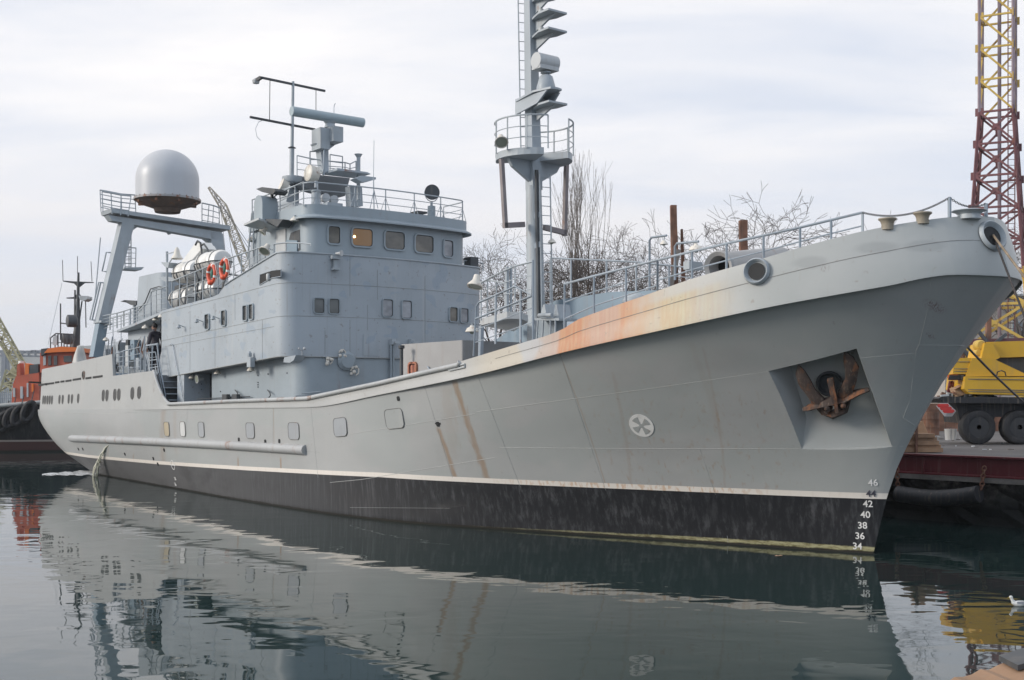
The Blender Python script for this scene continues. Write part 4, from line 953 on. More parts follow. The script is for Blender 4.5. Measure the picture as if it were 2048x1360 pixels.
# boat crane behind the rafts
bc = MB(); bc.prism([P(x, y, b=1.2) for x, y in ((342, 552), (352, 556), (404, 497), (398, 484), (392, 484))], (0, -.5, 0)).prism([P(x, y, b=1.0) for x, y in ((392, 486), (403, 490), (440, 545), (415, 560), (385, 540))], (0, -.5, 0))
bo = bc.build('boat_crane', white, SHIP)
MB().prism([P(x, y, b=1.22) for x, y in ((340, 548), (350, 536), (357, 553), (342, 560))], (0, -.55, 0)).build('crane_base', paint('crane yellow', (.55, .40, .06), .5), bo)
MB().path([P(x, y, b=1.35) for x, y in ((391, 490), (395, 482), (401, 486), (404, 508))], .04, 6).path([P(x, y, b=1.35) for x, y in ((402, 491), (408, 488), (415, 498), (417, 506))], .035, 6).build('hydraulic_hose', dark_steel, bo, 60)
# davit-side deckhouse and pole on the boat deck
MB().prism([P(x, y, b=2.9) for x, y in ((497, 540), (503, 470), (519, 455), (522, 510))], (0, -1.2, 0)).build('wheelhouse_back', grey, SHIP)
MB().path([P(504, 426, b=3.1), P(495, 520, b=3.1)], .03, 6).path([P(507, 426, b=3.1), P(507, 515, b=3.1)], .03, 6).build('boat_deck_stanchion', grey_clean, SHIP, 60)
rail([P(x, y, b=3.0) for x, y in ((506, 424), (560, 385), (607, 364))], [P(x, y, b=3.0) for x, y in ((506, 445), (560, 435), (607, 412))], rails=(.33, .66), r=.02)
# ------------------------------------------------------------------ deckhouse in the well, with its rusty ventilator
bx = MB(); q = dense(outline(2.62, -1.0, 9.62, 0, .05, 12.3), 1)
block(q, 2.4, 4.31, 'hatch_trunk', paint('trunk paint', (.33, .325, .32), .5, rust=.2))
c = P(827, 738, b=2.62)
vo = MB().lathe([(.0, 0), (.2, 0), (.2, .05), (.14, .07), (.13, .04), (0, .04)], c, (0, 1, 0), 4).build('x', rusty, SHIP); bpy.data.objects.remove(vo)
window((c, Vector((1, 0, 0)), Vector((0, 0, 1)), Vector((0, 1, 0))), .30, .26, paint('primer orange', (.45, .17, .11), .6, rust=.3), frame=paint('primer red', (.40, .16, .10), .7, rust=.6), name='trunk_ventilator', t=.05)
MB().path([P(803, 756, b=2.9), P(803, 697, b=2.9)], .045, 8).lathe([(.05, 0), (.08, .02), (.08, .09)], P(803, 698, b=2.9), n=10).build('vent_pipe', dark_steel, SHIP, 50)
MB().path([P(855, 733, b=2.65), P(858, 738, b=2.7), P(863, 742, b=2.66)], .02, 5).build('trunk_fitting', galv, SHIP)
# ------------------------------------------------------------------ foremast
MA = 10.2
m_ = lambda x, y, a=MA: P(x, y, a=a)
mast = MB().path([m_(1074, 690), m_(1071, 560), m_(1067, 372)], [.25, .225, .20], 20).build('foremast', grey_clean, SHIP, 40)
um = MB(); c0, c1 = m_(1068, 380), m_(1059, -70); w0 = .20
for (ca, hw) in ((c0, .155), (c1, .105)): um.v += [(ca.x+i*hw, ca.y+j*hw, ca.z) for i, j in ((-1, -1), (1, -1), (1, 1), (-1, 1))]
um.f += [(0, 1, 5, 4), (1, 2, 6, 5), (2, 3, 7, 6), (3, 0, 4, 7), (4, 5, 6, 7)]; um.m += [0]*5
um.build('upper_mast', grey, mast)
def ladder(p0, p1, off, n, mat, name='mast_ladder', parent=None, r=.02):
    o = MB().tube(p0, p1, r, 5).tube(p0+off, p1+off, r, 5)
    for k in range(n): o.tube(p0.lerp(p1, (k+.5)/n), p0.lerp(p1, (k+.5)/n)+off, .010, 4)
    return o.build(name, mat, parent or mast, 60)
p0, p1 = m_(1042, 320, MA+.2), m_(1035, -60, MA+.2); ladder(p0, p1, m_(1055, 320, MA+.2)-p0, 20, grey_clean, r=.018)
p0, p1 = m_(1084, 648, MA-.35), m_(1079, 345, MA-.35); ladder(p0, p1, m_(1105, 648, MA-.35)-p0, 16, grey_clean)
for y in (432, 492):
    MB().beam(m_(1068, y, MA-.2), m_(1082, y-4, MA-.35), .04, .14).build('ladder_bracket', grey, mast)
MB().beam(m_(1078, 660, MA-.28), m_(1073, 340, MA-.28), .07).build('cable_trunk', dark_steel, mast)
for x, y, w in ((1076, 10, 1), (1083, 46, 1.15), (1083, 82, 1.15), (1088, 224, 1.15)):
    z = m_(1065, y).z; cb_ = m_(1066-.12*(200-y)/10*.4, y).y
    sh = MB(); hw = .26*w; L_ = .78*w
    sh.prism([Vector((MA-.1, cb_+hw*.4, z+.02)), Vector((MA-.1-L_*.55, cb_+hw, z+.02)), Vector((MA-.1-L_, cb_+hw, z+.02)), Vector((MA-.1-L_, cb_-hw, z+.02)), Vector((MA-.1-L_*.55, cb_-hw, z+.02)), Vector((MA-.1, cb_-hw*.4, z+.02))], (0, 0, .05))
    sh.prism([Vector((MA-.1, cb_-.03, z+.02)), Vector((MA-.1-L_*.9, cb_-.03, z+.02)), Vector((MA-.1, cb_-.03, z-.28))], (0, .06, 0))
    so_ = sh.build('light_shelf', grey_clean, mast)
    MB().lathe([(.07, 0), (.08, .02), (.08, .16), (.05, .2)], Vector((MA-.35, cb_, z+.07)), n=10).build('navigation_light', pale, so_, 50)
c = m_(1092, 125, MA-.6); dr_ = MB().path([c+Vector((0, .33, 0)), c-Vector((0, .30, 0))], .2, 20).obox(c+Vector((0, .02, -.16)), (.17, 0, 0), (0, .30, 0), (0, 0, .05)).build('radar_drum', pale, mast, 40)
MB().lathe([(.05, .0), (.14, .03), (.13, .06)], c-Vector((0, 0, .3)), n=12).lathe([(.24, -.70), (.24, -.62), (.17, -.36), (.12, -.32), (.05, -.3)], c, n=16).build('radar_pedestal', grey, dr_, 40)
bk = MB(); z0 = m_(1080, 186, MA-.5).z; cy = c.y
bk.prism([Vector((MA+.25, cy+.30, z0-.1)), Vector((MA-.45, cy+.30, z0)), Vector((MA-1.0, cy+.18, z0)), Vector((MA-1.05, cy, z0)), Vector((MA-1.0, cy-.18, z0)), Vector((MA-.45, cy-.30, z0)), Vector((MA+.25, cy-.3, z0-.1))], (0, 0, .05))
bk.prism([Vector((MA+.3, cy+.28, z0-.02)), Vector((MA-.9, cy+.22, z0-.02)), Vector((MA-.55, cy+.25, z0-.28)), Vector((MA+.3, cy+.28, z0-.42))], (0, -.05, 0)).prism([Vector((MA+.3, cy-.28, z0-.02)), Vector((MA-.9, cy-.22, z0-.02)), Vector((MA-.55, cy-.25, z0-.28)), Vector((MA+.3, cy-.28, z0-.42))], (0, .05, 0))
bk.build('radar_bracket', grey, mast)
# crosstree platform with its rail
cz = m_(1068, 322).z; cc = m_(1068, 322); ctr = Vector((MA, cc.y, 0))
def arcp(r, g): return Vector((ctr.x-r*math.sin(g), ctr.y+r*math.cos(g), 0))
pl = MB(); 
for g0, g1, rr2 in ((-.9, 1.15, .98), (1.95, 4.0, .98)):
    n = 12; pts = [arcp(.15, g0)]+[arcp(rr2, g0+(g1-g0)*k/n) for k in range(n+1)]+[arcp(.15, g1)]
    pl.prism([p+Vector((0, 0, cz-.02)) for p in pts], (0, 0, .17))
pl.build('crosstree_platform', grey_clean, mast)
web = MB()
for s_ in (1, -1): web.prism([Vector((MA+.05, cc.y+.15*s_, cz-.02)), Vector((MA+.05, cc.y+.85*s_, cz-.02)), Vector((MA+.05, cc.y+.72*s_, cz-.22)), Vector((MA+.05, cc.y+.15*s_, cz-.55))], (-.1, 0, 0))
web.build('platform_web', grey, mast)
def ringrail(g0, g1, n, posts):
    T_ = [arcp(1.0, g0+(g1-g0)*k/n)+Vector((0, 0, cz+.95)) for k in range(n+1)]; B_ = [p-Vector((0, 0, .82)) for p in T_]
    return rail(T_, B_, posts=posts, rails=(.33, .66), r=.022, par=mast)
ringrail(-.9, 1.25, 12, (0, 3, 6, 9, 12)); ringrail(1.95, 4.0, 12, (0, 3, 6, 9, 12))
fr_ = MB(); rust_post = paint('red oxide frame', (.23, .20, .20), .65, .2, rust=.3, fine=3)
w_ = .10
fr_.beam(m_(1003, 318), m_(1011, 456), w_).beam(m_(1007, 451), m_(1048, 449), w_, .13).build('aerial_frame', rust_post, mast)
MB().beam(m_(1133, 325), m_(1129, 472), w_).beam(m_(1132, 466), m_(1088, 455), w_, .13).build('aerial_frame', rust_post, mast)
flood(m_(1003, 284, MA-.2), (-.5, .3, -.6), .17, mast); flood(m_(1027, 310), (-.4, .2, -.3), .13, mast); dome_lamp(m_(1116, 322), .16, mast, mat=paint('dull lamp', (.35, .34, .30), .6, fine=3))
dome_lamp(m_(1104, 486, MA-.4), .11, mast)
# platform and stair at the mast foot, forecastle break
pfm = MB(); zP = 4.72
pfm.prism([P(x, y, z=zP) for x, y in ((960, 651), (1027, 663), (1056, 644), (1042, 637.5), (1014, 637.5))], (0, 0, .16)).build('mast_platform', [pale], SHIP)
MB().prism([P(x, y, b=1.85) for x, y in ((1085, 690), (1065, 640), (1100, 640), (1128, 655), (1128, 690))], (0, -1.2, 0)).build('mast_house', grey, SHIP)
side_rail([(962, 566), (1016, 536), (1066, 523)], 4, 1.85, zP+.1, rails=(.25, .5, .75), posts=[0, 2, 3])
side_rail([(975, 560), (1010, 566)], 3, -.2, zP, rails=(.4, .7))
MB().tube(P(1014, 534, b=1.8), P(1014, 628, b=1.8), .05, 8).tube(P(1022, 532, b=1.7), P(1022, 628, b=1.7), .03, 8).build('derrick_post', grey_clean, SHIP)
MB().prism([P(x, y, b=-.75) for x, y in ((960, 700), (1110, 601), (1220, 584), (1345, 579), (1420, 574), (1420, 640), (1200, 690), (960, 740))], (0, -.06, 0)).build('forecastle_screen', blue_grey, SHIP)
fb = [P(x, y, b=3.85) for x, y in ((950, 712), (958, 607), (1030, 572), (1064, 591))]
o = MB(); o.path([P(x, y, b=3.85) for x, y in ((947, 712), (951, 640), (953, 612), (958, 605), (1030, 573), (1064, 591), (1066, 520))], .022, 6)
o.path([P(x, y, b=3.85) for x, y in ((951, 638), (1064, 592))], .022, 6)
for y0, y1 in ((660, 616), (685, 645)): o.path([P(951, y0, b=3.85), P(1064, y1, b=3.85)], .012, 5)
o.path([P(x, y, b=3.85) for x, y in ((1066, 682), (1066, 523))], .022, 6)
for x, y0, y1 in ((991, 590, 688), (1041, 580, 686)): o.tube(P(x, y0, b=3.85), P(x, y1, b=3.85), .026, 6)
o.build('companion_rail', galv, SHIP, 60)
# forecastle rails
def sheer_pt(x, y, inset=.1):
    lo, hi = 0., .45
    for _ in range(40):
        t = (lo+hi)/2; p = bandp(t, 1); p.y -= inset
        if px(p)[0] > x: lo = t
        else: hi = t
    q = P(x, y, b=p.y); return Vector((p.x, p.y, q.z)), p
def fore_rail(pts, name='forecastle_rail', rails=(.45,), r=.023, post_r=.022):
    T_ = []; B_ = []
    for x, y in pts:
        t, b = sheer_pt(x, y); T_.append(t); B_.append(b-Vector((0, 0, .05)))
    return rail(T_, B_, name, galv, r, rails, .014, post_r=post_r)
fore_rail([(1129, 568), (1188, 552), (1252, 536), (1315, 520)], rails=(.28, .62)); fore_rail([(1315, 520), (1384, 503), (1453, 487), (1527, 471), (1600, 455), (1662, 440), (1725, 425)], rails=(.42,))
def port_rail(pts):
    T_ = []; B_ = []
    for x, y in pts:
        T_.append(P(x, y, b=-3.75)); B_.append(Vector((T_[-1].x, -3.75, 4.0)))
    rail(T_, B_, 'forecastle_rail', galv, .028, (.3, .55), .014, post_r=.03)
port_rail([(1101, 516), (1142, 518), (1213, 521), (1272, 524), (1338, 531)])
rail([P(x, y, b=-3.2) for x, y in ((1338, 531), (1450, 543), (1560, 552))], [P(x, y+40, b=-3.2) for x, y in ((1338, 531), (1450, 543), (1560, 552))], 'forecastle_rail', galv, .024, (.5,))
# chain posts on the stem bulwark
cp = []
for x, y in ((1725, 425), (1899, 395), (1972, 407)):
    t, b = sheer_pt(x, y, .06); cp.append(t)
    if x > 1800: MB().tube(b, t, .032, 8).build('chain_post', galv, SHIP)
def chain(p, q, sag, n, r, mat, parent, name='chain'):
    o = MB(); pr = []
    for k in range(n+1):
        f = k/n; c = p.lerp(q, f)-Vector((0, 0, sag*4*f*(1-f))); pr.append(c)
    for k in range(n):
        a, b = pr[k], pr[k+1]; d = (b-a); m = (a+b)/2; u = d.normalized(); s_ = (u.orthogonal() if k % 2 else u.cross(u.orthogonal())).normalized()
        L_ = d.length*.68; w = r*2.0
        o.path([m+u*L_*math.cos(g)+s_*w*math.sin(g) for g in np.linspace(0, 2*math.pi, 9)[:-1]], r*.6, 4, closed=True)
    return o.build(name, mat, parent, 60)
chain(cp[0], cp[1], .16, 70, .009, dark_steel, SHIP); chain(cp[1], cp[2], .10, 24, .009, dark_steel, SHIP)
# roller fairleads on the bulwark top
spool = paint('worn roller', (.30, .26, .20), .6, rust=.5, fine=3)
for x, y, r, h in ((1775, 458, .125, .13), (1845, 445, .125, .13), (1938, 437, .23, .09)):
    t, b = sheer_pt(x, y, .05); MB().lathe([(r*.85, -.05), (r*.8, h*.3), (r*.95, h*.7), (r*1.25, h*.95), (r*1.2, h*1.1), (0, h*1.1)], b, n=22).build('roller_fairlead', spool if r < .2 else grey_clean, SHIP, 40)
# bell-mouthed mooring ports
def mouth(x, y, r, depth=.25, scale=(1, 1)):
    c, al, up, nr = onhull(x, y, True); o = MB()
    rows = []
    for rr1, h in ((1.12, .0), (1.08, .05), (.98, .07), (.86, .04), (.74, -.02), (.68, .005)):
        rows.append([c+nr*(h+.012)+(al*scale[0]*math.cos(g)+up*scale[1]*math.sin(g))*r*rr1 for g in np.linspace(0, 2*math.pi, 33)[:-1]])
    o.grid(rows, closed=True); oo = o.build('mooring_port', grey_clean, SHIP, 50)
    MB().prism([c+nr*.012+(al*scale[0]*math.cos(g)+up*scale[1]*math.sin(g))*r*.7 for g in np.linspace(0, 2*math.pi, 25)[:-1]], nr*.01).build('port_throat', black, oo)
    return c, al, up, nr
mouth(1514, 543, .215); BOWM = mouth(1983, 472, .25, scale=(1, 1))
tr_ = MB(); a_, b_ = P(1437, 535, b=1.55), P(1560, 520, b=-.9); ax = (b_-a_); tr_.lathe([(.0, .30), (.18, .30), (.23, .02), (.31, -.02), (.33, .03), (.29, .1), (.28, ax.length)], a_, ax, 24); to = tr_.build('hawse_trunk', paint('trunk grey', (.35, .345, .34), .5, rust=.3), SHIP, 40)
MB().lathe([(0, .28), (.17, .28)], a_, ax, 16).build('trunk_throat', black, to)
# mushroom vent and twin roller stand on the forecastle
c = P(1272, 606, b=2.9); MB().lathe([(.18, -.5), (.18, 0), (.26, .0), (.27, .05), (.2, .14), (.1, .18), (0, .19)], c, n=20).build('mushroom_vent', grey_clean, SHIP, 50)
rs = MB(); 
for x0, x1, x2 in ((1079, 1086, 1094), (1106, 1110, 1118)): rs.prism([P(x0, 636, b=3.2), P(x1, 610, b=3.2), P(x1+3, 608, b=3.2), P(x2, 636, b=3.2)], (0, -.35, 0))
rs.prism([P(1070, 636, b=3.3), P(1118, 636, b=3.3), P(1118, 641, b=3.3), P(1070, 641, b=3.3)], (0, -.5, 0)).tube(P(1078, 631, b=3.35), P(1104, 630, b=3.35), .045, 10)
for x in (1076, 1087, 1101, 1111): rs.tube(P(x, 640, b=3.3), P(x-3 if x < 1090 else x, 688, b=3.3), .02, 5)
rs.build('roller_stand', grey_clean, SHIP, 40)
MB().prism([P(x, y, b=3.0) for x, y in ((1074, 640), (1112, 640), (1110, 690), (1076, 690))], (0, -.3, 0)).build('winch_housing', sup2, SHIP)
# forecastle lamps
flood(P(950, 572, b=2.4), (-.1, .3, -.9), .19, foot=P(962, 560, b=2.0)); dome_lamp(P(944, 664, b=3.0), .16, arm=P(962, 650, b=2.5))
MB().tube(P(961, 720, b=3.2), P(963, 652, b=3.2), .06, 8).build('cable_bundle', galv, SHIP)
for x0, x1, y1 in ((1299, 1333, 471), (1350, 1397, 483)):
    b_ = -1.5; tb = P(x0, 600 if x0 < 1320 else 560, b=b_); MB().path([tb, P(x0, y1+10, b=b_), P(x0+4, y1+4, b=b_), P(x1, y1, b=b_)], .03, 6).build('lamp_davit', galv, SHIP, 60)
    dome_lamp(P(x1-5, y1+18, b=b_), .10 if x0 < 1320 else .17, arm=P(x1-4, y1+2, b=b_))
MB().box(*sorted((P(1392, 0+530, b=.5).x, P(1380, 530, b=.5).x)), .3, .7, P(1385, 540, b=.5).z, P(1385, 524, b=.5).z).build('deck_gauge', grey_clean, SHIP)
# ------------------------------------------------------------------ anchor
ac, aal, aup, anr = onhull(1668, 775)
PLc = ac-anr*.10; PLn = anr
def AP(x, y, off=0.):
    d = SHIPI.to_3x3() @ Vector(((x-1024)/FPX, 1, (HZ-y)/FPX)); o = SHIPI @ Vector((0, 0, H)); c = PLc+PLn*off
    return o+d*((c-o).dot(PLn)/d.dot(PLn))
anc_m = paint('anchor rust', (.062, .044, .038), .85, .4, .2, rust=.9, fine=4, bump=.7)
LB = AP(1665, 808)
ANC = empty('anchor', SHIPM @ Matrix.Translation(LB), 'rusty stockless anchor stowed in the recess in the grey bow', 'anchor')
def AB(mb, name, **k):
    o = mb.build(name, anc_m, None, **k); o.data.transform(Matrix.Translation(-LB)); o.parent = ANC; return o
def arm(pts, ws, th):
    mb = MB(); L_ = []; R2 = []
    P_ = [AP(*p) for p in pts]; n = len(P_)
    for i, p in enumerate(P_):
        t = (P_[min(n-1, i+1)]-P_[max(0, i-1)]).normalized(); s_ = t.cross(PLn).normalized(); L_.append(p+s_*ws[i]); R2.append(p-s_*ws[i])
    rows = [[l+PLn*th[i]*.4, p_+PLn*th[i], r+PLn*th[i]*.4, r-PLn*th[i]*.4, p_-PLn*th[i]*.6, l-PLn*th[i]*.4] for i, (l, p_, r) in enumerate(zip(L_, P_, R2))]
    mb.grid(rows, closed=True); mb.add(rows[0], [tuple(range(6))]); mb.add(rows[-1], [tuple(range(6))[::-1]]); return mb
AB(arm([(1597, 730), (1601, 745), (1608, 762), (1622, 784), (1640, 806), (1655, 822)], [.015, .09, .115, .095, .12, .12], [.02, .06, .07, .07, .09, .10]), 'fluke', smooth=50)
AB(arm([(1689, 703), (1697, 718), (1704, 736), (1702, 760), (1690, 786), (1678, 812)], [.015, .095, .12, .10, .12, .12], [.02, .06, .07, .07, .09, .10]), 'fluke', smooth=50)
AB(arm([(1606, 819), (1622, 814), (1645, 806), (1690, 796), (1718, 784), (1738, 779)], [.03, .05, .065, .065, .05, .035], [.06, .1, .15, .15, .1, .05]), 'crown', smooth=50)
AB(arm([(1640, 806), (1650, 824), (1665, 829), (1690, 820), (1700, 796)], [.03, .06, .08, .06, .03], [.06, .09, .11, .09, .05]), 'crown_base', smooth=50)
AB(MB().beam(AP(1660, 757), AP(1671, 806, .12), .10, .12, up=PLn).beam(AP(1670, 795, .14), AP(1674, 825, .16), .06, .06, up=PLn), 'shank')
for x, y in ((1654, 816), (1686, 811)): AB(MB().sphere(AP(x, y, .13), .055, 10), 'crown_bolt', smooth=50)
hp = MB(); bn_ = (back_t[1]-back_t[0]).cross(back_m[0]-back_t[0]).normalized(); bn_ = bn_ if bn_.y > 0 else -bn_
d_ = SHIPI.to_3x3() @ Vector(((1660-1024)/FPX, 1, (HZ-765)/FPX)); o_ = SHIPI @ Vector((0, 0, H)); c = o_+d_*((back_t[0]-o_).dot(bn_)/d_.dot(bn_))+bn_*.01; PLn = bn_; hp.lathe([(.17, 0), (.235, .02), (.25, .07), (.22, .11), (.19, .08), (.17, -.03), (0, -.03)], c, PLn, 24); ho = hp.build('hawse_pipe', dark_steel, SHIP, 50)
# ------------------------------------------------------------------ things carried aboard
def ship_thing(name, p, label, cat, group=None, rz=0., rx=0.):
    return empty(name, SHIPM @ Matrix.Translation(Vector(p)) @ Matrix.Rotation(rz, 4, 'Z') @ Matrix.Rotation(rx, 4, 'X'), label, cat, group)
# life rafts in white canisters: two over two on an inclined rack
strap_m = paint('grey strap', (.20, .20, .20), .7)
def raft(p, label):
    t = ship_thing('life_raft', p, label, 'life raft', 'life raft canisters on the boat deck'); L_ = .82; r = .375
    prof = lambda s_: [(0.0, -L_), (r*.55, -L_*.985), (r*.85, -L_*.93), (r, -L_*.8), (r, -.34), (r*1.045, -.32), (r*1.045, -.26), (r, -.24), (r, .24), (r*1.045, .26), (r*1.045, .32), (r, .34), (r, L_*.8), (r*.85, L_*.93), (r*.55, L_*.985), (0, L_)]
    rows_u = []; rows_l = []
    for rr_, h in prof(0):
        rows_u.append([(h, rr_*math.cos(g), rr_*math.sin(g)*1.0) for g in np.linspace(0, math.pi, 13)])
        rows_l.append([(h*.995, rr_*.97*math.cos(g), rr_*.82*math.sin(g)-.02) for g in np.linspace(math.pi, 2*math.pi, 13)])
    MB().grid(rows_u).build('upper_shell', white, t, 40); MB().grid(rows_l).build('lower_shell', paint('lower shell', (.50, .49, .47), .4), t, 40)
    sm = MB()
    sm.path([(h, s_*rr_*1.02, -.01) for s_ in (1,) for rr_, h in prof(0)]+[(h, -rr_*1.02, -.01) for rr_, h in reversed(prof(0))], .018, 5, closed=True); sm.build('rim_seal', dark_steel, t, 60)
    st = MB()
    for h in (-.5, .5): st.path([(h, (r+.015)*math.cos(g), (r+.012)*math.sin(g)*(1 if g < math.pi else .84)) for g in np.linspace(0, 2*math.pi, 25)[:-1]], .014, 4, closed=True)
    st.build('lashing_strap', strap_m, t, 60); return t
RB = 2.75
for x, y, lb in ((427, 526, 'white life raft canister in the upper row of the rack, the one nearer the wheelhouse'), (379, 545, 'white life raft canister in the upper row of the rack, the one nearer the funnel'),
                 (425, 580, 'white life raft canister low behind the rail, beneath the two lifebuoys'), (372, 598, 'white life raft canister low behind the rail, on the funnel side')):
    raft(P(x, y, b=RB), lb)
rk = MB(); 
for x0, y0 in ((352, 546), (366, 541), (388, 531), (398, 527), (440, 520)):
    a0 = P(x0, y0, b=RB+.46); rk.beam(a0, Vector((a0.x-.1, RB+.35, a0.z-.45)), .04).beam(Vector((a0.x-.1, RB+.35, a0.z-.45)), Vector((a0.x-.2, RB+.5, DZ(a0.x))), .05).beam(Vector((a0.x, RB-.45, a0.z-.35)), Vector((a0.x, RB-.45, DZ(a0.x))), .05).beam(Vector((a0.x-.1, RB+.35, a0.z-.45)), Vector((a0.x, RB-.45, a0.z-.45)), .04)
for z_ in (-.52,):
    a0, a1 = P(350, 548, b=RB+.3), P(448, 512, b=RB+.3); rk.beam(a0+Vector((0, 0, z_)), a1+Vector((0, 0, z_)), .05)
rk.build('raft_rack', dark_steel, SHIP)
# lifebuoys on the rail
red = paint('lifebuoy orange', (.62, .085, .035), .45, .08, .03, fine=3); reflect = paint('reflective tape', (.8, .8, .78), .3); green = paint('green line holder', (.03, .16, .12), .6)
def buoy(p, label):
    t = ship_thing('lifebuoy', p, label, 'lifebuoy', 'lifebuoys on the boat deck rail')
    ringm = MB(); Rr, rr_ = .265, .062; N = 36
    o = MB().path([(Rr*math.cos(g), 0, Rr*math.sin(g)) for g in np.linspace(0, 2*math.pi, N+1)[:-1]], rr_, 10, closed=True).build('ring', red, t, 60)
    for g in (R(20), R(110), R(200), R(290)): MB().path([(Rr*math.cos(g+d), 0, Rr*math.sin(g+d)) for d in (-.12, 0, .12)], rr_*1.04, 10).build('reflective_band', reflect, t, 60)
    MB().path([((Rr+.08+.015*math.cos(8*g))*math.cos(g), .0, (Rr+.08+.015*math.cos(8*g))*math.sin(g)) for g in np.linspace(0, 2*math.pi, 41)[:-1]], .008, 4, closed=True).build('grab_line', white, t, 60)
    MB().sphere((.02, -.02, .02), .11, 10, 0, (.7, .5, 1.3)).build('line_bag', green, t, 60)
    MB().sphere((.0, .04, -.27), .11, 10, 0, (1.1, .9, .8)).build('smoke_float', red, t, 60); return t
buoy(P(423.5, 548, b=3.66), 'orange lifebuoy on the boat deck rail, the lower one nearer the funnel')
buoy(P(449, 537, b=3.66), 'orange lifebuoy on the boat deck rail, the upper one nearer the wheelhouse')
# sailor at the head of the stair, seen from behind
def skin_figure(name, parent, verts, edges, radii, mat, sub=2, root=0):
    me = bpy.data.meshes.new(name); me.from_pydata(verts, edges, []); o = bpy.data.objects.new(name, me); sc.collection.objects.link(o)
    o.modifiers.new('s', 'SKIN'); m2 = o.modifiers.new('u', 'SUBSURF'); m2.levels = m2.render_levels = sub
    sv = me.skin_vertices[0].data
    for i, r in enumerate(radii): sv[i].radius = r if isinstance(r, tuple) else (r, r); sv[i].use_root = (i == root)
    dg = bpy.context.evaluated_depsgraph_get(); m3 = bpy.data.meshes.new_from_object(o.evaluated_get(dg)); o.modifiers.clear(); o.data = m3; bpy.data.meshes.remove(me)
    m3.materials.append(mat); m3.polygons.foreach_set('use_smooth', [True]*len(m3.polygons)); o.parent = parent; return o
cloth_t = paint('dark overall jacket', (.035, .032, .042), .85, .2, .0, fine=5); cloth_l = paint('dark trousers', (.020, .021, .032), .85, .2, .0, fine=5); skin_m = Mat('skin', .5).col((.42, .24, .17)); hair = Mat('dark hair', .7).col((.012, .010, .010))
fp_ = P(311, 746, b=3.35); 
MAN = ship_thing('person', Vector((fp_.x, fp_.y, 3.70)), 'person in dark overalls standing at the stair rail, seen from behind', 'person', rz=R(20))
# local: x forward to where he faces (aft and inboard), y left
hv = 1.76
body_v = [(0, 0, .95), (0, 0, 1.12), (.01, 0, 1.30), (.02, 0, 1.44), (.03, 0, 1.51), (.05, 0, 1.60), (.06, 0, 1.68),
          (0, .20, 1.43), (-.02, .27, 1.18), (.10, .24, .98), (0, -.20, 1.43), (-.03, -.27, 1.18), (.06, -.26, .95),
          (0, .10, .90), (.03, .11, .50), (0, .11, .09), (.13, .12, .04), (0, -.10, .90), (.06, -.11, .50), (-.06, -.12, .09), (.07, -.13, .04)]
body_e = [(0, 1), (1, 2), (2, 3), (3, 4), (4, 5), (5, 6), (3, 7), (7, 8), (8, 9), (3, 10), (10, 11), (11, 12), (0, 13), (13, 14), (14, 15), (15, 16), (0, 17), (17, 18), (18, 19), (19, 20)]
body_r = [(.15, .13), (.15, .12), (.17, .13), (.14, .11), .055, .07, .08, .075, .055, .042, .075, .055, .042, .095, .065, .045, .035, .095, .065, .045, .035]
skin_figure('body', MAN, body_v, body_e, body_r, cloth_t)
MB().sphere((.05, 0, 1.655), .098, 16, 0, (1.0, .82, 1.18)).sphere((.04, .085, 1.65), .025, 8, 0, (.6, .4, 1)).sphere((.04, -.085, 1.65), .025, 8, 0, (.6, .4, 1)).tube((.035, 0, 1.5), (.045, 0, 1.58), .055, 10).sphere((.145, 0, 1.64), .018, 6).build('head', skin_m, MAN, 60)
MB().sphere((.038, 0, 1.69), .105, 16, 0, (1.0, .86, .98)).build('hair', hair, MAN, 60)
lv = [(0, 0, .97), (0, .10, .88), (.03, .11, .50), (0, .11, .12), (0, -.10, .88), (.06, -.11, .50), (-.06, -.12, .12)]
skin_figure('trousers', MAN, lv, [(0, 1), (1, 2), (2, 3), (0, 4), (4, 5), (5, 6)], [(.17, .145), .11, .085, .07, .11, .085, .07], cloth_l)
for s_, (hx, hy, hz) in ((1, (.13, .23, .90)), (-1, (.08, -.26, .87))):
    hd = MB().sphere((hx, hy, hz), .04, 8, 0, (.6, 1, 1.2))
    for k in range(4): hd.path([(hx+(k-1.5)*.018, hy, hz-.03), (hx+(k-1.5)*.019, hy+.01*s_, hz-.07), (hx+(k-1.5)*.017+.01, hy, hz-.095-.006*(k in (1, 2)))], [.010, .009, .007], 6)
    hd.path([(hx+.03, hy, hz), (hx+.055, hy-.01*s_, hz-.03), (hx+.055, hy-.01*s_, hz-.055)], [.011, .01, .008], 6); hd.build('hand', skin_m, MAN, 60)
for x0, y0 in ((.05, .115), (-.0, -.125)): MB().sphere((x0, y0, .05), .07, 10, 0, (1.9, .75, .72)).build('shoe', black, MAN, 60)
MAN.scale = (1.06, 1.06, 1.06)
